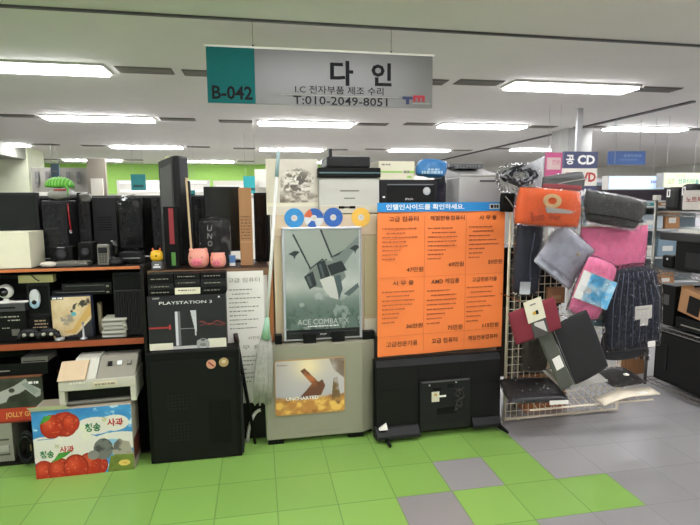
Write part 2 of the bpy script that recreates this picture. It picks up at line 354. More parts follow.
# ------------------------------------------------------------------ black computer tower, console carton, slim cases
cx, z0, w, h = rect(149, 350, 243.5, 458, 2.92); PZ = .662
t = thing('computer_tower', 'big matt black computer tower lying side-on at the aisle, with two round stickers', 'computer', (-.388, 2.9, 0))
MB().box(-.258, .258, 0, .13, .002, PZ).build('body', BLK2, t, bevel=.006)
MB().box(-.235, .235, -.004, 0, .008, PZ-.05).build('side_cover', mat('matt black sheet', (16, 18, 15), .55, spec=.2), t, bevel=.002)
s = MB(); [s.box(-.15+i*.02, -.14+i*.02, -.006, -.004, .13+j*.02, .14+j*.02) for i in range(6) for j in range(6)]
s.build('vent_grid', BLK, t); s = MB(); [s.box(-.15+i*.02, -.14+i*.02, -.006, -.004, .32+j*.02, .33+j*.02) for i in range(6) for j in range(5)]; s.build('vent_grid', BLK, t)
MB().box(.08, .2, -.008, -.004, .1, .36).build('ridge_panel', BLK2, t, bevel=.003)
MB().box(.258, .27, .0, .12, .02, .46).build('front_bezel', BLK, t, bevel=.003)
for x in (-.2, .2): MB().box(x-.03, x+.03, .01, .12, 0, .014).build('foot', BLK, t)
for k, (X, Yp, c1, c2) in enumerate([(212, 363, (205, 150, 120), (150, 40, 40)), (224.5, 361, (168, 140, 95), (90, 70, 45))]):
    p = at(X, Yp, 2.914); tr = Matrix.Translation((p.x+.385, -.006, p.z)) @ Matrix.Rotation(R(90), 4, 'X')
    st = MB().lathe([(0, 0), (.027, 0), (.027, .002), (0, .002)], 20, M=tr).build('sticker', mat(f'sticker tone {k}', c1, .5), t)
    if k == 0: MB().box(-.02, .02, -.0095, -.0085, -.004, .004, M=Matrix.Translation((p.x+.385, 0, p.z)) @ Matrix.Rotation(R(40), 4, 'Y')).build('mark', mat('mark tone', c2, .5), st)
    else: MB().ball((p.x+.385, -.0085, p.z+.004), .013, .001, .011, 10).build('mark', mat('pale sticker tone', (205, 190, 150), .5), st)
cx, z0, w, h = rect(148, 292, 226, 351, 2.94); h = .98-PZ
t = thing('console_carton', 'black game console carton standing on the black computer tower', 'carton', (cx, 2.94, PZ))
def ps(u, v):
    c = flat(u, (28, 28, 30)); c = c+(fbm(u, v, 5, 3)*10)[:, None]
    c = paint(c, box_(u, v, 0, .27, .40, .435), (150, 48, 44)); c = paint(c, box_(u, v, .26, .285, .37, .47), (170, 60, 55))
    c = paint(c, ((u > .66) & (np.abs(v-.47-.03*np.sin(u*30)) < .012)).astype(float), (120, 52, 46)); c = paint(c, ((u > .66) & (np.abs(v-.44+.02*np.sin(u*22)) < .009)).astype(float), (100, 44, 40))
    c = paint(c, box_(u, v, 0, .30, 0, .13), (218, 214, 192)); c = paint(c, box_(u, v, .76, 1, 0, .17), (218, 214, 192)); c = paint(c, box_(u, v, .3, .76, 0, .055), (190, 188, 182))
    c = paint(c, box_(u, v, .34, .375, .07, .70), (205, 205, 208)); c = paint(c, box_(u, v, .375, .41, .07, .70), (110, 110, 112))
    c = paint(c, poly(u, v, [(.54, .72), (.62, .72), (.62, .38), (.60, .2), (.585, .4)]), (196, 196, 198)); c = paint(c, box_(u, v, .41, .58, .37, .385), (150, 150, 150))
    for x, y, a, b in [(.69, .13, .06, .05), (.635, .07, .03, .09), (.745, .07, .03, .09)]: c = paint(c, ell(u, v, x, y, a, b), (150, 152, 150))
    c = paint(c, ell(u, v, .69, .06, .04, .035), (120, 120, 118)); c = paint(c, box_(u, v, .665, .715, .14, .165), (70, 70, 72))
    return c
MB().box(-w/2, w/2, 0, .115, 0, h).build('box', BLK2, t, bevel=.002); art('front_print', t, w-.004, h-.004, 120, ps, z=.002)
text(t, 'PLAYSTATION 3', -.005, h*.865, .017, WTXT, w=.29); text(t, 'SONY', -w/2+.05, h*.955, .01, WTXT); text(t, '▲', w/2-.035, h*.95, .012, WTXT)
gx0 = at(147, 285, 2.94).x; cw = (at(226.5, 285, 2.94).x-gx0)/3
rows = [('left', [.035, .03, .058]), ('middle', [.05, .036, .036]), ('right', [.042, .042, .04])]
for i, (nm, hs) in enumerate(rows):
    z = .981
    for k, hh in enumerate(hs):
        pos = ['bottom', 'second', 'top'][k]
        if i == 1 and k == 0:
            pale = True
        else: pale = False
        tt = thing('game_case', f'{"pale labelled" if pale else "black"} slim case, {pos} of the {nm} stack on the console carton', 'game case', (gx0+cw*(i+.5), 2.945, z), group='slim cases on the console carton')
        MB().box(-cw/2+.002, cw/2-.002, 0, .105, .0005, hh-.0005).build('case', BLK if k % 2 else BLK2, tt, bevel=.003)
        if pale: MB().box(-cw/2+.003, cw/2-.003, -.002, 0, .002, hh-.01).build('label_strip', CREAM, tt)
        f = MB(); fine(f, -cw/2+.02, cw/2-.03, hh*.5, .005, y=-.0025, seed=i*7+k); f.build('small_print', GREYTXT if not pale else INK, tt)
        z += hh
# ------------------------------------------------------------------ things along the counter top
CT = 1.105
def place(px, py, Y): p = at(px, py, Y); return p.x
# yellow toy
x = place(155, 262, 3.07)
t = thing('toy_figure', 'small yellow capped toy figure with grey body beside the pink pigs', 'toy', (x, 3.13, CT), rz=R(4))
MB().ball((0, 0, .085), .036, .032, .034, 16, p=.7).build('head', mat('yellow vinyl', (226, 178, 34), .4), t, smooth=True)
MB().box(-.03, .03, -.024, .024, 0, .055).build('body', mat('grey vinyl', (92, 94, 92), .5), t, bevel=.008)
MB().box(-.02, .02, -.0265, -.024, .016, .024).box(-.012, .012, -.0265, -.024, .03, .036).build('chest_mark', WTXT, t)
for s_ in (-1, 1): MB().tube([(s_*.017, 0, .112), (s_*.021, 0, .13)], .005, 8).build('horn', mat('orange vinyl', (206, 92, 50), .4), t, smooth=True)
MB().ball((0, -.032, .086), .006, .003, .005, 8).build('eye', INK, t, smooth=True)
PINK = mat('pink vinyl', (236, 160, 140), .45, var=.03); PINK2 = mat('deep pink vinyl', (232, 124, 136), .4)
def pig(px, wpx, name, label):
    x = place(px, 263, 3.12); s_ = wpx
    t = thing('pig_toy', label, 'toy', (x, 3.142, CT), rz=R(3), group='pink pig toys')
    MB().ball((0, 0, s_*.5), s_*.5, s_*.45, s_*.5, 24, p=.72).build('body', PINK, t, smooth=True)
    MB().ball((-s_*.08, -s_*.45, s_*.36), s_*.26, s_*.07, s_*.2, 18).build('snout', PINK2, t, smooth=True)
    for k in (-1, 1):
        MB().ball((-s_*.08+k*s_*.09, -s_*.515, s_*.37), s_*.035, s_*.02, s_*.05, 8).build('nostril', mat('dark pink vinyl', (190, 80, 96), .4), t, smooth=True)
        MB().ball((k*s_*.33, -s_*.1, s_*.93), s_*.12, s_*.06, s_*.1, 10).build('ear', PINK, t, smooth=True)
        MB().ball((-s_*.08+k*s_*.26, -s_*.43, s_*.6), s_*.028, s_*.02, s_*.03, 8).build('eye', INK, t, smooth=True)
pig(198.5, .122, 'a', 'larger pink pig toy sitting next to the smaller one'); pig(218, .094, 'b', 'smaller pink pig toy in front of the plastic wrapped black carton')

def monitor(px0, py0, px1, py1, Y, zb, label, screen=None, depth=.05, rz=0, stand=True, hm=BLK, bez=.016, group='monitors on the counter', name='monitor', back=False):
    cx, z0, w, h = rect(px0, py0, px1, py1, Y); ztop = z0+h
    t = thing(name, label, 'monitor', (cx, Y, zb), rz=rz, group=group); H = ztop-zb; g = .07 if stand else .0
    s_ = MB().box(-w/2, w/2, 0, depth*.5, g, H)
    s_.box(-w/2+w*.12, w/2-w*.12, depth*.5, depth, g+.04, H-.04)
    s_.build('housing', hm, t, bevel=.004)
    if back:
        v = MB(); [v.box(-w*.3, w*.3, -.002, 0, g+(H-g)*(.35+.05*k), g+(H-g)*(.37+.05*k)) for k in range(6)]; v.build('vent_slots', BLK2, t)
    else: MB().box(-w/2+bez, w/2-bez, -.0015, 0, g+bez*1.3, H-bez).build('screen', screen or SCRN, t)
    if stand:
        MB().box(-.03, .03, depth*.35, depth*.9, .012, g+.02).build('stand_neck', hm, t, bevel=.003)
        MB().box(-min(.11, w*.45), min(.11, w*.45), -.045, .05, 0, .014).build('stand_base', hm, t, bevel=.004)
    return t
# tall upright monitor (turned on its end, seen at an angle)
cx, z0, w, h = rect(162, 156, 187, 258, 3.3)
t = thing('upright_monitor', 'tall black monitor turned on end, rising highest above the counter', 'monitor', (cx, 3.3, CT), rz=R(-22)); H = z0+h-CT
MB().box(-.075, .03, 0, .12, 0, .012).build('stand_base', BLK, t, bevel=.003)
MB().box(-.07, .0, .1, .13, .012, H).build('bezel', BLK, t, bevel=.004)
o = MB().prism([(-.1, .02), (.0, .02), (.0, H), (-.1, H-.035)], .0, .1).build('housing', mat('charcoal plastic', (58, 58, 56), .5), t, bevel=.006)
o2 = MB().box(.0, .045, -.005, .11, .012, H+.0).build('front_frame', BLK, t, bevel=.01)
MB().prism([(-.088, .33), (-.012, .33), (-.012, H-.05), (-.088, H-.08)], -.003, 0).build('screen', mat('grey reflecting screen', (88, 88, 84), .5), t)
MB().ball((-.06, .05, H-.01), .022, .02, .016, 10).build('tape_wad', mat('pale tape', (200, 196, 160), .4), t, smooth=True)
# boxes next to it
cx, z0, w, h = rect(164, 207, 178, 257, 3.16)
t = thing('game_box', 'black game box with red and green spine leaning below the tall upright monitor', 'box', (cx, 3.16, CT))
MB().box(-w/2, w/2, 0, .08, 0, z0+h-CT).build('box', BLK2, t, bevel=.002)
MB().box(-.01, .018, -.002, 0, .15, z0+h-CT-.01).build('red_spine', mat('dark red print', (140, 40, 46), .5), t); MB().box(-.004, .02, -.002, 0, .02, .1).build('green_spine', mat('green print', (82, 140, 60), .5), t)
H = at(189, 178, 3.2).z-CT
t = thing('wooden_board', 'thin pale upright board edge right of the tall upright monitor', 'board', (at(190, 220, 3.2).x+.004, 3.2, CT), ry=R(-1.5))
MB().box(-.007, .005, 0, .06, 0, H).build('board', mat('pale plywood edge', (196, 172, 132), .6), t); MB().box(.005, .013, 0, .06, 0, H-.02).build('backing', INK, t)
monitor(193, 197, 204, 258, 3.49, CT, 'narrow black monitor edge between the pale board and the wide dark monitor', depth=.06, stand=False)
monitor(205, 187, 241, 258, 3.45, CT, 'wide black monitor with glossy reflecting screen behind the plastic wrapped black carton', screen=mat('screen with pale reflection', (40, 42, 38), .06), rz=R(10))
cx, z0, w, h = rect(239.5, 188, 252, 262, 3.22)
t = thing('cardboard_box', 'tall narrow brown cardboard box between two dark monitors', 'box', (cx, 3.22, CT)); H = z0+h-CT
MB().box(-w/2, w/2, 0, .12, 0, H).build('box', KRAFT, t, bevel=.003)
f = MB(); [fine(f, -.03, .03, H*(.35+.04*k), .008, y=-.001, seed=k) for k in range(8)]; f.build('small_lettering', mat('brown print', (120, 86, 56), .7), t); MB().box(-w/2, w/2, -.001, 0, H*.3, H*.31).build('tape_seam', mat('tan tape', (186, 150, 104), .4), t)
t = monitor(253.5, 193, 268, 262, 3.4, CT, 'black flat monitor right of the brown cardboard box, by the broom pole', depth=.08, rz=R(-24), stand=False)
cx, z0, w, h = rect(200, 222, 231, 262, 3.2)
t = thing('game_carton', 'black carton with vertical white letters in clear plastic behind the smaller pig toy', 'carton', (cx-.01, 3.27, CT), rz=R(8)); H = z0+h-CT
def unoart(u, v):
    n = fbm(u, v, 5, 9); return mixc((22, 22, 22), (110, 108, 100), np.clip((n-.5)*4, 0, 1)*(u > .45))
MB().box(-w/2, w/2, 0, .07, 0, H).build('box', BLK2, t, bevel=.002); art('front_print', t, w, H, 40, unoart)
for k, l in enumerate('UNO'): text(t, l, -.03, H*(.84-.17*k), .034, mat('worn white print', (190, 188, 180), .5), w=.028, rot=R(-6))
MB().pillow(w+.03, H+.02, .1, seed=4, wr=.004, crinkle=True).build('plastic_wrap', PLASTIC, t, smooth=True, loc=(0, .035, H/2+.022))
cx, z0, w, h = rect(229, 252, 235, 262, 3.2)
t = thing('small_carton', 'tiny blue and white carton at the foot of the wide dark monitor', 'carton', (cx, 3.22, CT)); MB().box(-w/2, w/2, 0, .05, 0, h).build('box', mat('blue card', (88, 128, 178), .5), t, bevel=.001); MB().box(-w/2, w/2, -.001, 0, 0, h*.3).build('label_strip', WHITE, t)
# price list sheet on the counter front
cx, z0, w, h = rect(226, 272, 265, 405, 3.06)
t = thing('price_list', 'long white price list sheet hanging on the counter behind the broom', 'poster', (cx, 3.085, z0), rz=R(1))
MB().box(-w/2, w/2, -.001, .001, 0, h).build('sheet', WHITE, t)
text(t, '고급 컴퓨터', .0, h*.935, .028, GREYTXT, w=.19); f = MB()
for k in range(10): fine(f, -w/2+.025+.02*(k == 1), -w/2+.025+random.uniform(.1, .24), h*(.865-.032*k), .006, seed=k)
text(t, '47만원', .05, h*.5, .022, GREYTXT); text(t, '사 무 용', 0, h*.43, .028, GREYTXT, w=.18)
for k in range(8): fine(f, -w/2+.03, w/2-.03-random.uniform(0, .1), h*(.36-.032*k), .006, seed=k+30)
f.build('small_lettering', GREYTXT, t)
# broom, stick and hose in the gap
pb, ptp = at(266, 335, 2.93), at(278.5, 150, 2.93)
t = thing('feather_duster', 'white poled mop with grey hanging strands leaning in front of the price list', 'mop', (pb.x, 2.93, 0))
dv = (ptp-pb); L0 = Vector((0, -.0, pb.z))
MB().tube([L0, L0+dv*.86], .0095, 10).build('pole', mat('white metal pole', (222, 222, 214), .35), t, smooth=True)
MB().tube([L0+dv*.86, L0+dv], .012, 10, r2=.009).build('hand_grip', mat('teal grey grip', (150, 176, 176), .5), t, smooth=True)
MB().tube([L0-dv*.02, L0+dv*.1], .03, 12, r2=.012).build('head_clamp', mat('pale green plastic', (150, 190, 160), .4), t, smooth=True)
s_ = MB(); rs = random.Random(3); dn = -dv.normalized()
for k in range(90):
    a = rs.uniform(0, 6.28); r0 = rs.uniform(.003, .026); r1 = rs.uniform(.02, .058); l = rs.uniform(.34, .43)
    o_ = Vector((math.cos(a), math.sin(a)*.6, 0)); p0 = L0+o_*r0
    s_.tube([p0, p0+dn*l*.35+o_*(r1-r0)*.8, p0+dn*l*.7+o_*(r1-r0), p0+dn*l+o_*(r1-r0)*.9], .0055, 5)
s_.build('strands', mat('grey mop yarn', (158, 156, 146), .9, var=.25, scale=40), t, smooth=True)
a, b = at(238, 337, 3.05), at(257, 434, 3.04)
t = thing('black_stick', 'thin black umbrella shaped stick leaning across the price list', 'stick', (b.x-.012, 3.042, 0))
d_ = Vector((a.x-b.x, .012, a.z)); MB().tube([(0, .0, 0), d_*.97], .009, 8, r2=.012).build('shaft', BLK2, t, smooth=True); MB().tube([d_*.95, d_*1.03], .016, 10, r2=.014).build('handle', mat('brown black grip', (58, 42, 36), .4), t, smooth=True)
t = thing('white_hose', 'curved white hose on the floor beside the grey steel cabinet', 'hose', (-.045, 3.085, 0)); pts = [(-.055+.085*(k/8)**1.6, 0, .01+.19*math.sin(k/8*1.57)) for k in range(9)]
MB().tube(pts, .011, 8).build('hose', WHITE, t, smooth=True); MB().tube([pts[0], (-.06, 0, 0)], .015, 8).build('nozzle', GREY, t)

# ------------------------------------------------------------------ grey steel cabinet with play mat, game poster, beige cabinet, copier
GY = 2.995; GZ = .632
t = thing('steel_cabinet', 'low warm grey steel cabinet carrying the desert play mat', 'cabinet', (.365, GY, 0))
MB().zprism([(-.345, 0), (.258, 0), (.345, .04), (.345, .45), (-.345, .45)], .035, GZ).build('body', STEEL, t, bevel=.004)
for x in (-.29, .22): MB().box(x-.05, x+.05, .01, .1, 0, .036).build('foot', BLK2, t, bevel=.004)
MB().box(-.33, .33, .05, .4, .012, .036).build('plinth', BLK2, t)
f = MB(); [f.box(-.14+k*.012, -.134+k*.012, -.001, 0, .066, .074) for k in range(22)]; f.build('model_print', GREYTXT, t)
cx, z0, w, h = rect(274.5, 359, 345, 414, GY-.004)
def desert(u, v):
    n = fbm(u, v, 6, 2); c = mixc((176, 172, 182), (196, 186, 176), v); sun = np.exp(-(((u-.48)/.2)**2+((v-.88)/.22)**2)); c = paint(c, sun, (236, 216, 172))
    g = np.clip((.34+.05*(n-.5)-v)*14, 0, 1); c = paint(c, g, (188, 130, 68)); c = paint(c, g*np.clip((n-.5)*5, 0, 1), (120, 76, 40)); c = paint(c, g*np.clip((.42-n)*6, 0, 1), (232, 186, 96))
    k = poly(u, v, [(.36, .80), (.42, .85), (.62, .58), (.68, .62), (.72, .5), (.66, .33), (.30, .26), (.42, .40), (.52, .55)]); c = paint(c, k*.95, (104, 58, 42)); c = paint(c, k*np.clip((n-.5)*5, 0, 1), (178, 104, 62))
    k = poly(u, v, [(.78, 1), (1, 1), (1, .62), (.93, .7), (.84, .8)])*np.clip(n*1.6, 0, 1); c = paint(c, k, (112, 92, 78)); k = poly(u, v, [(.8, .1), (.84, .62), (.9, .66), (.95, .2), (.9, .05)])*np.clip((n-.3)*4, 0, 1); c = paint(c, k, (116, 90, 60))
    return c
t = thing('play_mat', 'printed mat with a desert wreck picture lying flat against the grey cabinet', 'mat', (cx, GY-.0065, z0))
s_ = MB(); r_ = .022; P = []
for (ex, ez, a0) in [(w/2-r_, r_, -90), (w/2-r_, h-r_, 0), (-w/2+r_, h-r_, 90), (-w/2+r_, r_, 180)]: P += [(ex+r_*math.cos(R(a0+q*15)), ez+r_*math.sin(R(a0+q*15))) for q in range(7)]
s_.prism(P, 0, .004).build('mat_sheet', mat('mat edge', (178, 140, 90), .6), t); art('picture', t, w-.012, h-.012, 150, desert, z=.006)
text(t, 'UNCHARTED', -.05, h*.3, .022, WTXT, w=.2, bold=.02); text(t, 'PlayStation', -w/2+.05, h*.91, .012, INK, w=.06)

# beige cabinet standing behind, copier on it
CZ = 1.425
t = thing('beige_cabinet', 'tall beige cabinet behind the jet poster, carrying the big copier', 'cabinet', (.418, 3.09, GZ))
MB().box(-.327, .327, 0, .34, 0, CZ-GZ).build('carcass', mat('beige laminate', (196, 178, 146), .5, var=.04), t, bevel=.003)
MB().box(-.32, .32, -.006, 0, CZ-GZ-.13, CZ-GZ-.01).build('top_panel', mat('peach beige panel', (206, 184, 156), .5), t, bevel=.002)
MB().box(.24, .33, -.008, 0, .14, CZ-GZ-.14).build('side_door', mat('olive beige door', (178, 166, 130), .5), t, bevel=.002)
MB().box(.24, .33, -.012, 0, .02, .12).build('lower_panel', BEIGE, t, bevel=.002)
def disc(X, Yp, cols, label):
    p = at(X, Yp, 3.078); t = thing('compact_disc', label, 'disc', (p.x, 3.08, p.z), group='discs on the beige cabinet')
    def ring(r0, r1, n, y, f):
        m_ = MB()
        for k in range(n):
            a, b = 2*math.pi*k/n, 2*math.pi*(k+1)/n
            q = [(r*math.cos(th), y, r*math.sin(th)) for r, th in ((r0, a), (r1, a), (r1, b), (r0, b))]
            m_.add(q+[(x_, y+.0012, z_) for x_, y, z_ in q], [(0, 1, 2, 3), (7, 6, 5, 4), (0, 4, 5, 1), (1, 5, 6, 2), (2, 6, 7, 3), (3, 7, 4, 0)], f(k/n, 0))
        return m_
    ring(.019, .06, 48, 0, cols[1]).build('printed_ring', cols[0], t); ring(.0075, .019, 32, 0, lambda a, r: 0).build('clear_hub', mat('disc hub', (206, 208, 205), .25), t)
    return t
DB = mat('blue disc print', (62, 142, 200), .25, var=.25, scale=60); DN = mat('navy disc print', (56, 100, 172), .25, var=.3, scale=60); DO = mat('golden disc print', (236, 186, 84), .25, var=.1, scale=60); DR = mat('orange red disc print', (208, 104, 72), .25); DW = mat('white disc print', (214, 216, 214), .25)
d1 = disc(294.3, 218.5, ([DB], lambda a, r: 0), 'sky blue printed disc, first from the broom pole')
disc(314, 218.5, ([DW, DR, DN], lambda a, r: 1 if .3 < a < .47 else (2 if a < .3 or .62 < a < .78 else 0)), 'disc printed in red, white and blue between the two blue discs')
disc(333.3, 217.8, ([DN], lambda a, r: 0), 'darker blue disc below the copier')
disc(361, 217.8, ([DO], lambda a, r: 0), 'golden yellow disc on the beige cabinet')
# jet poster in its clear frame
cx, z0, w, h = rect(283, 228, 362, 342.5, 3.04); z0 = GZ+.012; h = at(322, 228, 3.04).z-z0
def jet(u, v):
    n = fbm(u, v*1.4, 4, 5); n2 = fbm(u, v*1.4, 9, 8)
    c = mixc((146, 158, 146), (186, 192, 182), n); c = paint(c, np.clip((.46-v)*4, 0, .85), (104, 128, 116)); c = paint(c, np.clip((.36-v)*4, 0, 1)*np.clip((n2-.46)*5, 0, .9), (52, 76, 68))
    c = paint(c, np.clip(1-abs(v-.5)*7, 0, .9)*(.5+.5*n), (212, 216, 206)); c = paint(c, np.clip((n2-.58)*6, 0, .7)*(v < .45), (196, 204, 196))
    D, M_, Lt = (36, 46, 46), (120, 132, 120), (164, 172, 158)
    c = paint(c, poly(u, v, [(.12, .95), (.48, 1), (.62, .72), (.34, .62)]), Lt); c = paint(c, poly(u, v, [(.5, 1), (1, 1), (1, .82), (.66, .70)]), (152, 160, 146))
    def ln(c, a, b, wd, col=D):
        d = np.array(b)-np.array(a); k = np.clip(((u-a[0])*d[0]+(v-a[1])*d[1])/(d@d), 0, 1); return paint(c, (np.hypot(u-a[0]-k*d[0], (v-a[1]-k*d[1])*1.45) < wd).astype(float), col)
    for a, b, wd in [((.12, .95), (.34, .64), .012), ((.34, .64), (.5, .72), .016), ((.48, 1), (.63, .74), .013), ((.63, .74), (.98, .86), .014), ((.55, .72), (.3, .58), .012)]: c = ln(c, a, b, wd)
    c = paint(c, poly(u, v, [(.62, .74), (.72, .76), (.99, .93), (1, .86), (.78, .66), (.7, .62)]), (122, 134, 126))
    c = paint(c, poly(u, v, [(.34, .64), (.5, .72), (.74, .70), (.82, .56), (.7, .48), (.56, .46), (.32, .48), (.25, .56)]), (128, 138, 128))
    c = paint(c, poly(u, v, [(.25, .575), (.37, .62), (.42, .49), (.32, .455)]), D); c = paint(c, poly(u, v, [(.42, .69), (.53, .72), (.60, .57), (.48, .53)]), D); c = paint(c, poly(u, v, [(.56, .67), (.76, .71), (.83, .62), (.62, .575)]), D)
    c = paint(c, poly(u, v, [(.28, .57), (.32, .58), (.36, .49), (.33, .475)]), (86, 98, 96)); c = paint(c, poly(u, v, [(.45, .68), (.48, .69), (.53, .57), (.5, .555)]), (86, 98, 96))
    c = paint(c, poly(u, v, [(.46, .54), (.6, .57), (.74, .56), (.74, .42), (.71, .35), (.60, .375), (.52, .44)]), (214, 216, 204)); c = paint(c, poly(u, v, [(.65, .57), (.74, .58), (.77, .45), (.715, .345), (.70, .42)]), (82, 100, 98))
    for x, y in [(.13, .78), (.95, .82)]: c = paint(c, poly(u, v, [(x-.08, y+.0), (x, y+.03), (x+.07, y+.02), (x+.01, y-.02), (x, y-.05), (x-.02, y-.02)]), D)
    c = paint(c, poly(u, v, [(.78, .40), (.98, .5), (1, .46), (.86, .38)]), (98, 112, 108)); c = paint(c, box_(u, v, 0, 1, 0, .085), (14, 16, 18)); c = paint(c, box_(u, v, .04, .96, .05, .056), (70, 74, 74))
    return c
t = thing('framed_poster', 'framed game poster of a grey jet in the clouds standing on the grey cabinet', 'poster', (cx, 3.045, GZ), rx=R(-1.5))
MB().box(-w/2, w/2, 0, .012, .012, .012+h).build('backing_board', mat('grey backing', (190, 192, 186), .5), t)
art('print', t, w-.03, h-.02, 130, jet, z=.022); e = .012
MB().box(-w/2, -w/2+e, -.008, .014, .012, h+.012).box(w/2-e*.7, w/2, -.008, .014, .012, h+.012).box(-w/2, w/2, -.008, .014, h, h+.014).build('clear_frame', mat('silver clear frame', (196, 200, 204), .2, .3), t, bevel=.002)
MB().box(-w/2+e, w/2-e*.7, -.006, -.0055, .02, h).build('cover_sheet', GLASS, t)
for x in (-.09, .09): MB().box(x-.04, x+.04, -.03, .0, 0, .055).build('easel_foot', BLK2, t, bevel=.003)
text(t, 'ACE COMBAT X', .0, .012+h*.165, .034, mat('pale silver print', (206, 212, 206), .5), w=w*.66, y=-.0075); f = MB(); fine(f, -.1, .1, .012+h*.125, .008, y=-.0075, seed=4); f.build('subtitle', WTXT, t)
text(t, 'PSP', 0, .012+h*.05, .01, WTXT, y=-.0075, w=.04)
t = thing('black_ledge', 'black wedge block under the right corner of the jet poster', 'block', (.665, 3.03, GZ)); MB().box(-.03, .05, 0, .05, 0, .05).build('block', BLK2, t, bevel=.004)
t = thing('black_block', 'black upright speaker edge under the left corner of the jet poster', 'block', (.105, 3.03, GZ)); MB().box(-.02, .022, 0, .055, 0, .055).build('block', BLK2, t, bevel=.004)
# copier
cx, z0, w, h = rect(319, 178, 379.5, 213, 3.09)
t = thing('laser_copier', 'big beige laser copier with black scanner lid on the tall beige cabinet', 'printer', (cx, 3.09, CZ)); H = z0+h-CZ
MB().box(-w/2, w/2, 0, .32, .006, H).build('body', mat('pale copier plastic', (190, 188, 178), .45), t, bevel=.008)
MB().box(-w/2+.005, w/2-.005, -.004, 0, .006, .055).build('paper_drawer', mat('copier drawer', (198, 190, 170), .45), t, bevel=.003)
MB().box(-.07, -.035, -.008, -.004, .035, .05).box(-.0, .035, -.008, -.004, .035, .05).box(-.05, .02, -.008, -.004, .04, .048).build('drawer_handle', BLK2, t)
MB().box(-.06, .06, -.003, 0, H*.62, H*.66).box(-.035, .035, -.003, 0, H*.42, H*.45).build('vent_slots', mat('dark slot grey', (120, 118, 108), .5), t)
s_ = MB().box(-w/2-.004, w/2+.004, -.02, .32, H, H+.06, 0); s_.build('scanner_unit', BLK2, t, bevel=.006)
MB().box(-w/2, w/2, -.023, -.02, H+.024, H+.032).build('trim_line', mat('teal grey trim', (90, 116, 120), .3), t)
MB().box(-w/2+.05, w/2-.06, -.01, .3, H+.06, H+.13).build('feeder_lid', BLK, t, bevel=.012); MB().box(-w/2+.065, -w/2+.085, .0, .03, H+.13, H+.175).build('paper_guide', BLK, t, bevel=.004)
# ink picture of horses
cx, z0, w, h = rect(266, 159, 318.5, 203, 3.12); zz = CZ
def horses(u, v):
    n = fbm(u, v, 7, 11); n2 = fbm(u+.3*n, v, 16, 4); c = mixc((200, 192, 172), (214, 208, 194), n); c = paint(c, (u < .2).astype(float), (206, 198, 172), .6)
    body = np.clip(1-(((u-.6)/.34)**2+((v-.45)/.36)**2), 0, 1)**.5; c = paint(c, body*np.clip((n2-.46)*7, 0, 1), (84, 76, 66)); c = paint(c, body*np.clip((.44-n2)*6, 0, 1), (232, 230, 222))
    c = paint(c, np.clip((.3-v)*4, 0, 1)*np.clip((n-.45)*5, 0, 1)*(u > .25), (110, 98, 82)); return c
t = thing('ink_picture', 'pale ink brush picture leaning beside the black lidded copier', 'picture', (cx, 3.14, zz), rx=R(-2)); H = z0+h-zz
MB().box(-w/2, w/2, 0, .012, 0, H).build('panel', CREAM, t); art('picture', t, w, h, 90, horses, z=H-h)
MB().box(-w/2+.01, w/2, -.006, 0, .0, .05).build('lower_strip', mat('pale beige strip', (206, 200, 180), .5), t)

# ------------------------------------------------------------------ orange price poster, its cabinet and the printers on top
KZ = 1.447
t = thing('poster_cabinet', 'tall dark cabinet behind the orange price poster', 'cabinet', (1.165, 3.1, 0))
MB().box(-.4, .42, 0, .42, 0, KZ).build('carcass', mat('grey brown laminate', (120, 112, 98), .5), t); 
for x in (-.2, .2): MB().box(x-.19, x+.19, -.008, 0, .05, KZ-.04).build('door', mat('grey brown door', (128, 120, 104), .5), t, bevel=.003)
p0, p1 = at(377.5, 280, 2.975), at(503, 280, 3.045); PW = (p1-p0).xy.length; ang = math.atan2(p1.y-p0.y, p1.x-p0.x)
zt, zb = at(378, 212.6, 2.975).z, .527
t = thing('price_poster', 'large orange price poster with rows of computer offers', 'poster', (p0.x, 2.975, zb), rz=ang); PH = zt-zb
nb = 24; s_ = MB(); vs = []
ORG = mat('orange poster paper', (242, 130, 64), .45, var=.05, scale=3)
for i in range(nb+1):
    x = PW*i/nb; yy = .004*math.sin(i*.5)-.012*(max(0, i-19)/5)**2*0
    vs += [(x, yy, 0), (x, yy, PH), (x, yy+.002, 0), (x, yy+.002, PH)]
fs = []
for i in range(nb): a = i*4; b = a+4; fs += [(a, b, b+1, a+1), (a+2, a+3, b+3, b+2), (a, a+2, b+2, b), (a+1, b+1, b+3, a+3)]
s_.add(vs, fs).build('sheet', ORG, t)
PINKK = mat('dark brown print', (74, 36, 22), .6); ytx = -.007
ppx = lambda X: (X-378)/125*PW
def ppz(X, Yp):          # height on the sheet of a pixel of the photograph
    yb = 356-(X-378)/125*10; return PH-(PH-.02)*(Yp-212.6)/(yb-212.6)
def pt(s, x0, x1, yp, hh, bold=.012): text(t, s, (ppx(x0)+ppx(x1))/2, ppz((x0+x1)/2, yp), hh, PINKK, w=ppx(x1)-ppx(x0), y=ytx, bold=bold)
pt('고급 컴퓨터', 388, 416, 219.5, .032); pt('게임전용컴퓨터', 427, 461, 219, .03); pt('사 무 용', 476, 494, 219, .03)
pt('47만원', 405, 421, 269.5, .032, .01); pt('69만원', 446, 461, 264.5, .03, .01); pt('35만원', 486, 501, 262.5, .03, .01)
pt('사 무 용', 392, 412, 283, .03); pt('AMD 게임용', 429, 457, 281.5, .034); pt('고급전문가용', 470, 496, 280, .03)
pt('36만원', 405, 421, 326.5, .03, .01); pt('75만원', 446, 461, 328.5, .034, .01); pt('115만원', 482, 499, 326.5, .032, .01)
pt('고급전문가용', 386, 416, 345, .034); pt('고급 컴퓨터', 430, 456, 342, .034); pt('게임전용컴퓨터', 467, 498, 339, .032)
f = MB(); sd = 0
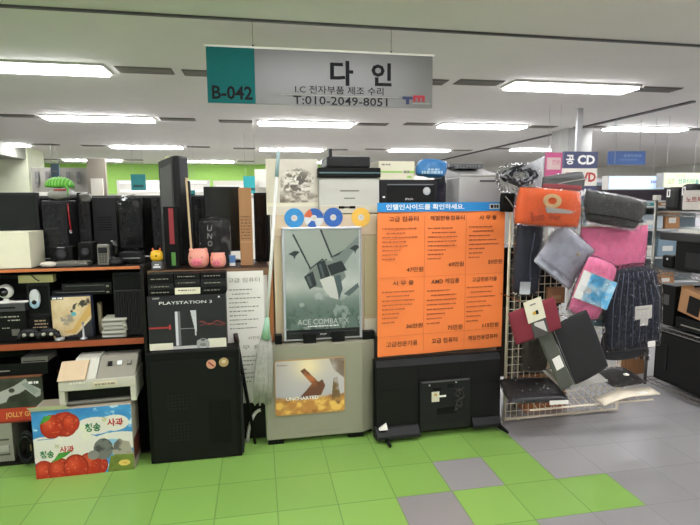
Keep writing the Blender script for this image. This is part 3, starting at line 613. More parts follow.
for (x0, wd_, ys) in [(382, 34, (229, 259)), (425, 36, (229, 259)), (466, 32, (228, 258)), (382, 34, (292, 323)), (425, 36, (291, 324)), (465, 34, (288, 322))]:
    n = 8
    for k in range(n):
        yy = ys[0]+(ys[1]-ys[0])*k/(n-1); l = wd_*random.Random(sd).uniform(.6, 1) if k < 5 else wd_*(.5-.07*(k-5)); sd += 1
        ind = 4 if k == 1 else 0
        fine(f, ppx(x0+ind), ppx(x0+ind+l-ind), ppz(x0+10, yy), .007, y=ytx, seed=sd)
f.build('small_lettering', mat('brown small print', (158, 76, 44), .6), t)
f = MB()
for X in (422, 463): f.box(ppx(X)-.0008, ppx(X)+.0008, ytx, ytx+.001, .02, PH-.02)
for Yp in (276, 334): f.box(.01, PW-.01, ytx, ytx+.001, ppz(440, Yp)-.0008, ppz(440, Yp)+.0008)
f.build('ruled_lines', mat('orange brown rule', (196, 100, 52), .6), t)
HH = at(440, 202.8, 3.0).z-zt
t2 = thing('header_strip', 'blue header strip with white lettering on top of the orange poster', 'sign', (p0.x, 2.97, zt), rz=ang)
MB().box(-.003, PW+.004, -.003, 0, 0, HH).build('strip', mat('blue strip paper', (34, 132, 196), .4), t2)
text(t2, '인텔인사이드를 확인하세요.', ppx(423), HH*.53, HH*.62, WTXT, w=ppx(461)-ppx(386), y=-.0045, bold=.02)
MB().box(ppx(486), ppx(497), -.0045, -.003, HH*.2, HH*.8).build('pasted_label', mat('pale grey label', (190, 196, 196), .5), t2); f = MB(); fine(f, ppx(487), ppx(496), HH*.5, HH*.35, y=-.006); f.build('small_lettering', INK, t2)
MB().box(ppx(499), ppx(503), -.0045, -.003, HH*.1, HH*.8).build('tape_piece', WHITE, t2)
# on top
cx, z0, w, h = rect(380, 180, 438, 209, 3.12)
t = thing('inkjet_printer', 'wide black inkjet printer on the cabinet above the orange poster', 'printer', (cx, 3.13, KZ)); H = z0+h-KZ
MB().box(-w/2, w/2, 0, .3, 0, H).build('body', BLK, t, bevel=.008); MB().box(-w/2+.05, w/2-.02, -.004, 0, .02, H-.04).build('front_panel', BLKG, t, bevel=.004)
MB().box(-w/2+.05, w/2-.03, -.008, -.004, H-.035, H-.028).build('tray_edge', mat('grey highlight trim', (110, 112, 116), .3), t)
MB().ball((w/2-.075, -.005, H*.62), .026, .003, .026, 14).build('round_badge', mat('pale badge', (186, 188, 186), .4), t, smooth=True); text(t, 'EPSON', -.0, H*.36, .013, WTXT, w=.05, y=-.006); MB().box(-w/2+.02, -w/2+.035, -.003, 0, H*.4, H*.46).build('button', WTXT, t)
cx, z0, w, h = rect(379, 162, 415, 180.5, 3.14)
t = thing('paper_carton', 'cream carton with green stripe lying on the black inkjet printer', 'carton', (cx, 3.15, KZ+H)); 
MB().box(-w/2, w/2, 0, .22, 0, h).build('box', CREAM, t, bevel=.002)
f = MB(); f.box(-w/2, -w/2+.1, -.001, 0, h*.38, h*.48).box(-.02, .04, -.001, 0, h*.38, h*.48).box(w/2-.07, w/2, -.001, 0, h*.36, h*.5).box(w/2-.05, w/2-.02, -.001, 0, h*.1, h*.22); f.build('green_stripe', mat('light green print', (150, 196, 96), .5), t); f = MB(); fine(f, .045, .09, h*.43, .016); fine(f, -w/2+.02, -w/2+.08, h*.82, .01); f.build('small_lettering', GREYTXT, t)
cx, z0, w, h = rect(419, 160, 450, 180, 3.12)
t = thing('blue_bag', 'crumpled blue plastic bag on the black inkjet printer next to the cream carton', 'bag', (cx, 3.2, KZ+H)); MB().pillow(w, h, .12, seed=8, wr=.007, corner=.25).build('bag', mat('blue bag film', (62, 124, 180), .3, bump=.5, scale=20, var=.2), t, smooth=True, loc=(0, -.02, h/2+.012)); f = MB(); fine(f, -.09, .05, h*.36, .018, y=-.092, seed=3); fine(f, -.05, .03, h*.5, .012, y=-.092, seed=5); f.build('bag_print', mat('pale blue print', (170, 200, 220), .5), t)
cx, z0, w, h = rect(435, 174, 446, 209, 3.3)
t = thing('black_case', 'ribbed dark cylinder-shaped bag between the two printers above the poster', 'bag', (cx, 3.32, KZ)); H2 = z0+h-KZ
MB().lathe([(.0, 0), (w*.48, 0), (w*.5, .02), (w*.5, H2*.75), (w*.44, H2*.93), (w*.25, H2), (0, H2)], 28).build('bag', mat('charcoal fabric', (62, 62, 68), .8, bump=.4, scale=60), t, smooth=True)
s_ = MB(); [s_.tube([(w*.5*math.cos(R(a)), w*.5*math.sin(R(a)), .02), (w*.5*math.cos(R(a)), w*.5*math.sin(R(a)), H2*.75)], .004, 6) for a in range(200, 345, 12)]; s_.build('ribs', mat('dark purple rib', (74, 66, 80), .7), t, smooth=True)
MB().ball((-w*.3, -w*.36, H2*.9), .03, .022, .014, 10).build('white_tie', WHITE, t, smooth=True)
cx, z0, w, h = rect(459, 177, 501, 209, 3.1)
t = thing('laser_printer', 'grey laser printer with open slotted top beside the wire grid panel', 'printer', (cx, 3.11, KZ)); H = z0+h-KZ
LG = mat('laser grey plastic', (168, 166, 162), .45)
MB().box(-w/2, w/2, 0, .32, 0, H).build('body', LG, t, bevel=.008); MB().box(.0, w/2-.03, -.002, 0, H-.035, H-.022).build('paper_slot', mat('slot dark', (70, 70, 72), .5), t)
MB().xprism([(.0, H), (.3, H), (.3, H+.075), (.06, H+.025), (.0, H+.015)], -w/2+.01, w/2-.005).build('top_cover', LG, t, bevel=.004)
s_ = MB(); [s_.box(-w/2+.03+.022*k, -w/2+.04+.022*k, .10, .28, H+.06, H+.082) for k in range(9)]; s_.build('top_ribs', mat('grey rib', (112, 112, 112), .5), t)
MB().box(-w/2+.0, w/2-.05, .16, .3, H+.07, H+.095).build('output_flap', mat('dark grey flap', (94, 94, 96), .5), t, bevel=.003)

# ------------------------------------------------------------------ television seen from behind
TY = 2.925
p0, p1 = at(374.5, 400, TY), at(502, 390, TY+.02); TW = p1.x-p0.x; tz0, tz1 = .02, .525
t = thing('flat_television', 'large black flat television standing on the floor with its back to the aisle', 'television', ((p0.x+p1.x)/2, TY, 0), rz=R(1.4), rx=R(-2))
MB().box(-TW/2, TW/2, .02, .045, tz0, tz1).build('bezel', BLK2, t, bevel=.004)
MB().xprism([(.02, tz0+.01), (.0, tz0+.03), (.0, tz1-.05), (.02, tz1-.008)], -TW/2+.012, TW/2-.012).build('rear_shell', mat('satin black shell', (20, 19, 18), .42, spec=.25), t, bevel=.004)
s_ = MB(); 
for x in (-TW*.165, TW*.165): s_.box(x-.0015, x+.0015, -.0012, .001, tz0+.04, tz1-.05)
s_.box(-TW/2+.02, TW/2-.02, -.0012, .001, .325, .328); s_.build('shell_seam', BLK2, t)
MB().box(-TW*.165, TW*.235, -.022, 0, .045, .372).build('electronics_cover', BLK, t, bevel=.008)
MB().box(-TW*.15, TW*.22, -.027, -.02, .36, .37).build('cover_rim', mat('grey rim plastic', (74, 74, 74), .4), t, bevel=.002)
for x, z in ((-.08, .345), (.1, .352)): MB().lathe([(0, 0), (.006, 0), (.006, .004), (0, .004)], 10, M=Matrix.Translation((x, -.022, z)) @ Matrix.Rotation(R(90), 4, 'X')).build('screw', SILV, t)
MB().box(-.065, -.015, -.026, -.022, .235, .30).build('paper_label', CREAM, t); MB().box(-.05, -.03, -.028, -.026, .275, .288).build('label_mark', mat('amber print', (200, 160, 70), .5), t); MB().box(-.015, .03, -.026, -.022, .262, .274).build('white_tag', WHITE, t)
for q in ((.04, .085, .32, .345), (-.06, .0, .305, .325), (-.03, .1, .15, .19)): MB().box(q[0], q[1], -.0245, -.0225, q[2], q[3]).build('port_recess', BLK2, t)
MB().xprism([(-.05, .05), (-.01, .095), (.03, .095), (.03, .03), (-.05, .025)], -TW/2, -TW*.17).build('speaker_bar', BLK, t, bevel=.006); MB().xprism([(-.035, .055), (-.01, .1), (.03, .1), (.03, .03), (-.035, .03)], TW*.25, TW/2-.02).build('speaker_bar', BLK, t, bevel=.006)
for x, y in ((-TW*.42, -.06), (TW*.46, -.045)): MB().tube([(x, -.02, .045), (x+(.0 if x < 0 else .03), y-.045, .012)], .009, 8, r2=.008).tube([(x+(.0 if x < 0 else .03), y-.045, .012), (x, .1, .012)], .008, 8).build('leg', BLK2, t, smooth=True)
q = MB().add([(-.0, -.0, 0), (.055, .0, 0), (.055, .035, 0), (.0, .035, 0), (.045, .01, .045)], [(3, 2, 1, 0), (0, 1, 4), (1, 2, 4), (2, 3, 4), (3, 0, 4)])
tag(q.build('crumpled_paper', WHITE, None, loc=((p0.x+p1.x)/2-TW/2+.02, TY-.05, .092)), 'white crumpled paper scrap on the ledge of the back-turned television', 'paper')
rs = random.Random(5); s_ = MB()
for k in range(5):
    s_.tube([(TW*.12+rs.uniform(-.02, .05), -.025-.004*k, .17+.02*j+rs.uniform(-.01, .01)) for j in range(8)], .003, 5)
s_.build('cable_tangle', mat('grey black cable', (64, 62, 58), .5), t, smooth=True)
# ------------------------------------------------------------------ top board of the left shelving
def carton(px0, py0, px1, py1, Y, zb, depth, m, name, label, cat, group=None, rz=0, bevel=.002, pname='box'):
    cx, z0, w, h = rect(px0, py0, px1, py1, Y)
    if zb is None: zb = z0
    else: h = z0+h-zb
    t = thing(name, label, cat, (cx, Y, zb), rz=rz, group=group); MB().box(-w/2, w/2, 0, depth, 0, h).build(pname, m, t, bevel=bevel); return t, w, h
t, w, h = carton(-22, 233, 30, 271, 3.07, TOP, .2, CREAM, 'white_carton', 'plain cream white carton at the left end of the top shelf board', 'carton')
MB().box(-.004, .004, -.001, .2, h, h+.001).build('tape_seam', mat('clear tape', (206, 196, 160), .3), t)
monitor(-25, 193, 40, 262, 3.36, TOP, 'leftmost black monitor, half hidden by the cream white carton', screen=mat('screen with green reflection', (34, 38, 35), .12), depth=.06)
# crate-deep old screen that carries the wrapped bag and the green cap
cx, z0, w, h = rect(43, 201, 68, 262, 3.3); B_TOP = z0+h
t = thing('tube_monitor', 'deep black monitor under the green cap on the top board', 'monitor', (cx, 3.3, TOP)); H = B_TOP-TOP
MB().box(-w/2, w/2, 0, .2, .03, H).build('housing', BLK, t, bevel=.008); MB().box(-w/2+.012, w/2-.012, -.002, 0, .1, H-.02).build('screen', SCRN, t); MB().box(-w/2+.02, w/2-.02, .02, .18, 0, .03).build('foot', BLK2, t)
MB().box(-.01, .02, -.004, -.002, .05, .056).build('button_row', GREYTXT, t)
cx2, z2, w2, h2 = rect(44, 193, 71, 204, 3.28)
t = thing('grey_bag', 'folded grey plastic bag lying under the green cap', 'bag', (cx2, 3.36, B_TOP+.008)); o = MB().pillow(w2*.86, .16, h2*.8, seed=12, wr=.006).build('bag', mat('grey bag film', (150, 148, 142), .3, bump=.5, scale=20), t, smooth=True, loc=(0, 0, h2*.45)); o.rotation_euler = (R(90), 0, 0)
MB().box(-.02, .045, -.07, -.02, h2*.8, h2*.92).build('red_print', REDP, t)
CAPZ = B_TOP+h2*.92+.02
cx3, z3, w3, h3 = rect(41, 177.5, 70, 194, 3.3)
t = thing('green_cap', 'bright green ribbed sun cap lying on top of the left monitors', 'cap', (cx3, 3.37, CAPZ)); GC = mat('bright green fabric', (88, 168, 52), .6); H = z3+h3-CAPZ
MB().lathe([(w3*.5, 0), (w3*.49, H*.35), (w3*.40, H*.72), (w3*.24, H*.94), (.004, H)], 28).build('crown', GC, t, smooth=True)
s_ = MB()
for k in range(9):
    a = -w3*.42+w3*.105*k; yy = math.sqrt(max(0, 1-(a/(w3*.52))**2))
    s_.tube([(a*math.cos(R(0)), -w3*.5*yy*math.cos(e), .004+H*math.sin(e)*yy) for e in [R(d) for d in (5, 25, 45, 65, 85)]], .0035, 6)
s_.build('rib_seam', mat('pale green cord', (140, 200, 96), .6), t, smooth=True)
MB().tube([(w3*.36, -.085, .012), (w3*.48, -.1, -.012), (w3*.5, -.118, -.05)], .007, 8, r2=.004).build('chin_strap', GC, t, smooth=True)
a, b = at(68.5, 211, 3.29), at(71.5, 232, 3.29)
t = thing('red_lanyard', 'thin red lanyard hanging down from the grey plastic bag', 'strap', (a.x, 3.285, b.z)); MB().tube([(0, .003, a.z-b.z+.04), (0, 0, a.z-b.z), (b.x-a.x, 0, 0)], .004, 6).build('strap', REDP, t, smooth=True); MB().box(b.x-a.x-.008, b.x-a.x+.004, -.002, .004, -.01, .01).build('clip', SILV, t)
GWRAP = mat('grey wrap film', (120, 118, 112), .3, bump=.6, scale=24)
t = monitor(79, 193, 91, 262, 3.49, TOP, 'black monitor with grey plastic over its top corner, right of the green cap', depth=.06, rz=R(8))
o = MB().pillow(.075, .07, .08, seed=21, wr=.005, corner=.3).build('plastic_cover', GWRAP, t, smooth=True, loc=(.012, .02, at(80, 198, 3.46).z-TOP))
for k, (a, b, yy, lab, wrap) in enumerate([(93.5, 117.5, 3.5, 'black monitor in the middle of the top board row, behind the grey handset', False), (119.5, 143, 3.44, 'black monitor wrapped in clear crinkled plastic on the top board', True), (152.5, 162, 3.5, 'black monitor partly hidden behind the tall upright monitor', False)]):
    t = monitor(a, 198, b, 262, yy, TOP if k < 2 else CT, lab, depth=.05, stand=k < 2, back=k == 0)
    if wrap:
        hh = at(130, 196, yy).z-TOP; ww = at(b, 230, yy).x-at(a, 230, yy).x
        MB().pillow(ww+.02, hh, .1, seed=31, wr=.006, crinkle=True).build('plastic_wrap', PLASTIC, t, smooth=True, loc=(0, .02, hh/2+.005))
a, b = at(0, 199, 3.57), at(163, 199, 3.57)
t = thing('divider_panel', 'long dark divider panel standing behind the row of black monitors', 'divider', (-.98, 3.578, 1.146)); MB().box(-.95, .72, 0, .02, 0, a.z-1.146).build('panel', BLK2, t); MB().box(-.95, .72, -.012, .03, a.z-1.146, a.z-1.13).build('top_rail', mat('grey black rail', (74, 74, 72), .4), t)
# small things in front of the monitors
t = thing('computer_mouse', 'white computer mouse on the top shelf board beside the cream carton', 'mouse', (at(49, 268, 3.11).x, 3.11, TOP), rz=R(70)); MB().ball((0, 0, .014), .028, .05, .016, 16, p=.8).build('shell', mat('mouse white', (214, 206, 190), .35), t, smooth=True); MB().ball((0, -.03, .027), .004, .01, .004, 8).build('scroll_wheel', GREY, t, smooth=True)
t = thing('keyboard', 'flat grey keyboard seen edge-on beside the white mouse', 'keyboard', (at(72, 268, 3.12).x, 3.12, TOP)); MB().box(-.095, .095, -.03, .065, 0, .018).build('case', mat('grey black case', (84, 82, 76), .5), t, bevel=.004)
s_ = MB(); [s_.box(-.088+.016*i, -.075+.016*i, -.025+.017*j, -.011+.017*j, .018, .025) for i in range(11) for j in range(5)]; s_.build('key_buttons', mat('grey keys', (128, 124, 112), .5), t)
cx, z0, w, h = rect(97, 245, 109, 267, 3.1); h = z0+h-TOP
t = thing('handset', 'grey keypad handset standing on the top board below the middle monitors', 'handset', (cx, 3.1, TOP)); MB().box(-w/2, w/2, 0, .035, 0, h).build('body', mat('dull grey plastic', (112, 110, 100), .5), t, bevel=.008); MB().box(-w/2+.008, w/2-.008, -.002, 0, h*.58, h*.86).build('display', BLK, t)
s_ = MB(); [s_.box(-.02+i*.015, -.01+i*.015, -.003, 0, .015+j*.014, .024+j*.014) for i in range(3) for j in range(4)]; s_.build('key_buttons', mat('dark keys', (66, 64, 58), .5), t)
t = thing('joystick', 'black joystick with knobbed grip right of the grey handset', 'joystick', (at(116.5, 262, 3.13).x, 3.13, TOP)); MB().lathe([(.045, 0), (.045, .02), (.03, .04), (.012, .045)], 18).build('base', BLK, t, smooth=True); MB().tube([(0, 0, .03), (.004, 0, .1), (-.006, -.004, .14)], .011, 10, r2=.017).build('grip', BLKG, t, smooth=True); MB().ball((-.014, -.014, .14), .007, .006, .005, 8).build('trigger', SILV, t, smooth=True)
t = thing('desk_speaker', 'small black speaker box in front of the deep black monitor', 'speaker', (at(62, 255, 3.2).x, 3.19, TOP)); MB().box(-.06, .06, 0, .1, 0, .11).build('cabinet', BLK2, t, bevel=.006); MB().lathe([(0, 0), (.032, .0), (.035, .004), (.03, .006), (0, .003)], 20, M=Matrix.Translation((0, -.0, .06)) @ Matrix.Rotation(R(90), 4, 'X')).build('speaker_cone', BLK, t, smooth=True); MB().box(-.02, .02, -.003, 0, .1, .104).build('silver_trim', SILV, t)
t = thing('desk_speaker', 'small black speaker box left of the grey handset', 'speaker', (at(86, 255, 3.2).x, 3.19, TOP)); MB().box(-.04, .045, 0, .09, 0, .13).build('cabinet', BLK2, t, bevel=.006); MB().lathe([(0, 0), (.025, .0), (.028, .004), (.024, .006), (0, .003)], 20, M=Matrix.Translation((0, -.0, .07)) @ Matrix.Rotation(R(90), 4, 'X')).build('speaker_cone', BLK, t, smooth=True)
s_ = MB(); rs = random.Random(9); p = at(130, 262, 3.12)
for k in range(3): s_.tube([(rs.uniform(-.08, .09), rs.uniform(-.02, .03), .008+.004*k+.012*math.sin(j)) for j in range(6)], .004, 6)
tag(s_.build('cable_bundle', BLK2, None, smooth=True, loc=(p.x, 3.13, TOP)), 'loose black cable bundle on the top board below the wrapped monitor', 'cable')
t, w, h = carton(120, 253, 142, 266, 3.2, TOP, .08, BLK, 'flat_device', 'flat black box device behind the loose cable bundle', 'device'); MB().box(-w/2+.01, w/2-.01, -.001, 0, h*.4, h*.5).build('silver_line', SILV, t)

# ------------------------------------------------------------------ middle board
def lines(t, w, h, m, spec):
    f = MB()
    for k, (a, b, z, hh) in enumerate(spec): fine(f, -w/2+a*w, -w/2+b*w, z*h, hh, y=-.0025, seed=k+int(w*1000))
    f.build('small_lettering', m, t)
t, w, h = carton(-14, 312, 27, 345, 3.11, MIDZ, .25, BLK2, 'console_carton', 'black console carton with grey print at the left end of the middle board', 'carton'); lines(t, w, h, mat('pale grey print', (170, 166, 150), .5), [(.3, .85, .82, .006), (.55, .85, .7, .006), (.4, .6, .45, .004)])
MB().box(w*.12, w*.32, -.001, 0, h*.18, h*.4).build('photo_panel', mat('grey photo', (94, 92, 82), .5), t); T1 = MIDZ+h
t, w, h = carton(-10, 304.5, 25, 312, 3.1, T1, .2, mat('dark grey metal', (64, 64, 64), .4), 'disc_deck', 'dark grey disc deck lying on the leftmost console carton', 'deck'); MB().box(-w/2+.02, w/2-.05, -.002, 0, h*.4, h*.6).build('tray_seam', BLK2, t); T2 = T1+h
p = at(4.5, 298, 3.13)
t = thing('web_camera', 'white round web camera on its stand on the dark grey deck', 'camera', (p.x, 3.15, T2)); WP = mat('white gloss plastic', (220, 218, 208), .3)
MB().lathe([(.04, 0), (.04, .006), (.015, .012), (.012, .03)], 20).build('stand', WP, t, smooth=True); MB().ball((0, 0, .065), .042, .03, .042, 20).build('shell', WP, t, smooth=True); MB().lathe([(0, 0), (.024, 0), (.026, .004), (.0, .006)], 20, M=Matrix.Translation((0, -.026, .065)) @ Matrix.Rotation(R(90), 4, 'X')).build('lens', BLKG, t, smooth=True)
MB().box(.03, .125, -.03, -.015, .0, .012).build('cable_arm', WP, t, bevel=.003)
t, w, h = carton(29, 318, 51, 345, 3.13, MIDZ, .2, BLK2, 'console_carton', 'black carton with brown lettering behind the game controllers on the middle board', 'carton'); lines(t, w, h, mat('tan print', (160, 140, 112), .5), [(.3, .8, .85, .008), (.3, .9, .7, .008), (.2, .9, .55, .006)]); T3 = MIDZ+h
t, w, h = carton(27.5, 283, 50.5, 318, 3.15, T3, .18, BLK, 'speaker_box', 'black speaker box carrying a pale oval device, middle board', 'speaker'); MB().box(-w/2+.01, w/2-.01, -.001, 0, h*.1, h*.9).build('grille_panel', BLK2, t); T4 = T3+h
cx, z0, w, h = rect(29, 290, 40, 308, 3.12)
t = thing('clip_camera', 'pale grey oval clip camera with small lens on the black speaker box', 'camera', (cx, 3.128, z0)); MB().ball((0, 0, h/2), w/2, .018, h/2, 18, p=.85).build('shell', mat('pale silver plastic', (190, 194, 190), .35), t, smooth=True); MB().ball((0, -.016, h*.3), .014, .005, .014, 12).build('lens', BLKG, t, smooth=True); MB().ball((0, -.012, h*.22), .028, .004, .03, 12).build('blue_ring', mat('pale blue plastic', (150, 180, 196), .35), t, smooth=True)
def pad(px, py, Y, z, label):
    p = at(px, py, Y); t = thing('game_controller', label, 'game controller', (p.x, Y, z), group='game controllers on the middle board')
    MB().ball((0, 0, .05), .05, .016, .026, 14).build('shell', BLK, t, smooth=True)
    for k in (-1, 1): MB().tube([(k*.038, 0, .05), (k*.056, -.006, .012)], .018, 10, r2=.012).build('grip', BLK, t, smooth=True); MB().lathe([(.01, 0), (.01, .008), (.007, .012), (0, .012)], 12, M=Matrix.Translation((k*.02, -.014, .042)) @ Matrix.Rotation(R(90), 4, 'X')).build('thumb_stick', GREY, t, smooth=True)
pad(29.5, 335, 3.085, MIDZ, 'black game controller leaning beside the leftmost carton'); pad(49, 336, 3.082, MIDZ, 'black game controller leaning next to the desert game box')
t, w, h = carton(-2, 275, 60, 283, 3.2, T4+.02, .15, BLK2, 'disc_deck', 'flat black deck at the very top of the middle board, behind the yellow box', 'deck')
t, w, h = carton(18, 275.5, 53, 282, 3.14, T4, .05, mat('pale yellow card', (204, 194, 138), .6), 'yellow_box', 'thin pale yellow box tucked under the top board', 'box'); MB().tube([(-.02, -.003, h), (.0, -.004, h*.5), (.02, -.003, h*.2)], .003, 6).build('dark_cord', BLK, t, smooth=True)
t, w, h = carton(52, 296.5, 92, 342, 3.12, MIDZ, .05, mat('navy card', (48, 54, 78), .5), 'game_box', 'game box with a sandy desert picture on its front, middle board', 'box'); T5 = MIDZ+h
def sandy(u, v):
    n = fbm(u, v, 5, 21); n2 = fbm(u, v, 14, 3); c = mixc((196, 168, 118), (226, 208, 172), n); c = paint(c, poly(u, v, [(.2, .15), (.5, .2), (1, .85), (1, .55), (.55, .1)]), (206, 166, 96)); c = paint(c, poly(u, v, [(0, 0), (1, 0), (1, .45), (.6, .08), (.2, .02)]), (44, 44, 48)); c = paint(c, poly(u, v, [(.2, .5), (.55, .6), (.6, .45), (.4, .3), (.25, .32)])*np.clip((n2-.35)*4, 0, 1), (150, 140, 124)); c = paint(c, poly(u, v, [(.35, .7), (.95, .98), (1, .82), (.5, .6)])*np.clip((n2-.45)*8, 0, 1), (60, 56, 50)); c = paint(c, ell(u, v, .55, .57, .07, .05), (90, 170, 180)); c = paint(c, box_(u, v, 0, .32, .93, 1), (30, 30, 32)); c = paint(c, box_(u, v, 0, 1, .98, 1), (40, 40, 44)); return c
art('front_print', t, w-.004, h-.003, 60, sandy, z=.001); f = MB(); fine(f, -w*.45, -w*.2, h*.955, .01, seed=2); f.build('small_lettering', WTXT, t)
for k, (zz, hh, a, b) in enumerate([(T5, .03, 52, 112), (T5+.031, .04, 62, 112)]):
    p0, p1 = at(a, 285, 3.15), at(b, 285, 3.15); t = thing('disc_deck', ['flat black deck lying directly on the sandy game box', 'flat black deck on top of another deck above the sandy game box'][k], 'deck', ((p0.x+p1.x)/2, 3.14, zz)); w = p1.x-p0.x
    MB().box(-w/2, w/2, 0, .2, 0, hh).build('case', BLK if k else BLK2, t, bevel=.003); MB().box(-w/2+.02, w/2-.04, -.002, 0, hh*.55, hh*.68).build('tray_seam', mat('silver grey line', (96, 96, 94), .4), t); MB().box(w/2-.03, w/2-.015, -.003, 0, hh*.3, hh*.6).build('button', GREYTXT, t)
zz = MIDZ; rs = random.Random(4); g0, g1 = at(101.5, 330, 3.08), at(127, 330, 3.08); zt_ = at(114, 319, 3.08).z; n = 9; th = (zt_-MIDZ)/n
for k in range(n):
    t = thing('disc_case', f'pale grey disc case, {["lowest", "second", "third", "fourth", "fifth", "sixth", "seventh", "eighth", "topmost"][k]}{" from the bottom" if 0 < k < 8 else ""} of the short stack beside the mesh tower', 'disc case', ((g0.x+g1.x)/2+rs.uniform(-.006, .006), 3.08, zz), rz=R(rs.uniform(-3, 3)), group='stack of pale disc cases')
    MB().box(-.067, .067, 0, .12, .0005, th-.0005).build('case', mat(f'case tone {k%3}', [(168, 166, 150), (140, 138, 124), (196, 192, 176)][k % 3], .4), t, bevel=.001); MB().box(-.06, .05, -.001, 0, th*.3, th*.7).build('spine_label', mat(f'spine tone {k%2}', [(206, 204, 196), (92, 90, 84)][k % 2], .5), t); zz += th
t, w, h = carton(97.5, 303, 101.5, 319, 3.2, MIDZ, .03, mat('olive card', (130, 118, 84), .5), 'slim_box', 'slim olive coloured upright box behind the stack of disc cases', 'box')
MB().box(-w/2+.004, w/2-.004, -.001, 0, h*.1, h*.9).build('label_strip', mat('pale olive', (160, 150, 118), .5), t)
p = at(84, 340, 3.075); t = thing('figure_stand', 'small silver display stand in front of the sandy game box', 'stand', (p.x, 3.075, MIDZ)); MB().lathe([(.02, 0), (.02, .006), (.006, .012), (.004, .09), (0, .1)], 16).build('stand', SILV, t, smooth=True); MB().ball((0, 0, .095), .008, .006, .008, 10).build('tip', mat('cool grey plastic', (150, 156, 160), .3), t, smooth=True)
p = at(60, 340, 3.075); t = thing('control_dial', 'small silver dial lying before the left corner of the sandy game box', 'dial', (p.x, 3.075, MIDZ)); MB().lathe([(.026, 0), (.026, .012), (.016, .018), (0, .018)], 18).build('base', SILV, t, smooth=True); MB().ball((0, -.004, .026), .01, .01, .01, 10).build('knob', BLK, t, smooth=True)
t, w, h = carton(114, 273, 144, 341, 3.1, MIDZ, .38, BLK, 'computer_tower', 'black computer tower with a slotted mesh front on the middle board', 'computer', bevel=.005)
MB().box(-w/2+.006, w/2-.006, -.008, 0, h*.74, h-.01).build('drive_cover', BLK2, t, bevel=.003); s_ = MB(); [s_.box(-w/2+.012+k*.0135, -w/2+.019+k*.0135, -.006, 0, .02, h*.7) for k in range(int((w-.024)/.0135))]; s_.build('mesh_grille', BLKG, t); MB().box(-w/2+.01, w/2-.01, -.01, -.006, h*.71, h*.73).build('chrome_trim', mat('dark chrome', (80, 80, 80), .2, .8), t)

# ------------------------------------------------------------------ lower board
BZ = .0155
t, w, h = carton(-30, 425, 14, 480, 3.065, BZ, .2, mat('grey beige plastic', (140, 138, 124), .5), 'desktop_computer', 'grey beige desktop computer under the light gun carton', 'computer'); LZ = BZ+h
for k in range(3): MB().box(-w/2+.05, w/2-.02, -.003, 0, .04+.045*k, .048+.045*k).build('front_slot', mat('slot shadow grey', (70, 70, 64), .5), t)
MB().box(w*.1, w*.4, -.004, 0, .06, .1).build('drive_bay', mat('pale grey bay', (166, 164, 152), .5), t, bevel=.002)
cx, z0, w, h = rect(-28, 379.5, 44, 425, 3.06); gz = LZ
t = thing('gun_carton', 'black light gun carton with red stripe on the lower board at the left', 'carton', (cx, 3.065, gz)); h = z0+h-gz
def gunart(u, v):
    n = fbm(u, v, 7, 33); c = mixc((34, 36, 30), (72, 72, 62), np.clip((n-.35)*2, 0, 1)); G = (166, 166, 158); x = (u-.39)/.61
    c = paint(c, poly(x, v, [(.32, .82), (.62, .98), (.68, .86), (.95, .72), (.93, .58), (.82, .54), (.6, .74), (.45, .66), (.2, .60), (.12, .48), (-.05, .44), (-.05, .7)]), G); c = paint(c, ell(x, v, .27, .73, .07, .05), (50, 50, 46)); c = paint(c, poly(x, v, [(.5, .86), (.66, .9), (.9, .68), (.8, .6)]), (128, 140, 130), .7)
    c = paint(c, (v < .33).astype(float), (178, 52, 34)); c = paint(c, (v < .035).astype(float), (120, 30, 22)); return c
MB().box(-w/2, w/2, 0, .2, 0, h).build('box', BLK2, t, bevel=.002); art('front_print', t, w-.002, h-.002, 110, gunart, z=.001)
text(t, 'JOLLY GUN', w*.17, h*.17, h*.15, mat('amber lettering', (226, 170, 96), .5), w=w*.46, bold=.02); f = MB(); fine(f, w*.3, w*.44, h*.88, .014, seed=2); f.build('small_lettering', WTXT, t)
MB().box(-w/2, w/2-.01, .0, .2, h, h+.006).build('lid_flap', mat('brown lid edge', (120, 74, 46), .6), t)
GTOP = gz+h+.006
t, w, h = carton(-26, 365, 48, 377, 3.09, GTOP, .16, BLK2, 'black_carton', 'plain black carton lying on the light gun carton', 'carton'); MB().box(-w/2+.02, w/2-.2, -.001, 0, h*.4, h*.5).build('grey_line', GREYTXT, t); T6 = GTOP+h
t, w, h = carton(21, 357.5, 48, 364.5, 3.1, T6, .14, mat('mid grey metal', (120, 118, 110), .4), 'grey_deck', 'slim grey deck under the middle board above the light gun', 'deck'); MB().box(-w/2+.01, w/2-.01, -.001, 0, h*.2, h*.35).build('dark_seam', BLK2, t)
t, w, h = carton(53, 356, 62, 425, 3.3, BZ, .2, BLK2, 'black_carton', 'upright black carton beside the beige desk printer on the lower board', 'carton'); MB().box(-w/2+.01, w/2-.01, -.001, 0, h*.8, h*.84).build('red_stripe', mat('dull red print', (96, 44, 34), .5), t)
p = at(26, 446, 3.0); s_ = MB(); rs = random.Random(11)
for k in range(7):
    r0 = rs.uniform(.045, .068); ph = rs.uniform(0, 6)
    s_.tube([(r0*math.cos(2*math.pi*j/16+ph)*.75, -.004*k+rs.uniform(-.004, .004), .118+r0*1.5*math.sin(2*math.pi*j/16+ph)) for j in range(17)], .0055, 6)
tag(s_.build('cable_coil', BLK, None, smooth=True, loc=(p.x, 3.02, .0)), 'coiled black cable standing on the floor left of the fruit carton', 'cable')
t = thing('small_device', 'small tan and black adapter behind the coiled cable by the fruit carton', 'adapter', (p.x+.02, 3.07, BZ)); MB().box(-.05, .05, 0, .03, 0, .12).build('case', BLK2, t, bevel=.003); MB().box(-.03, .03, -.002, 0, .05, .09).build('label', mat('tan label', (150, 120, 84), .5), t)
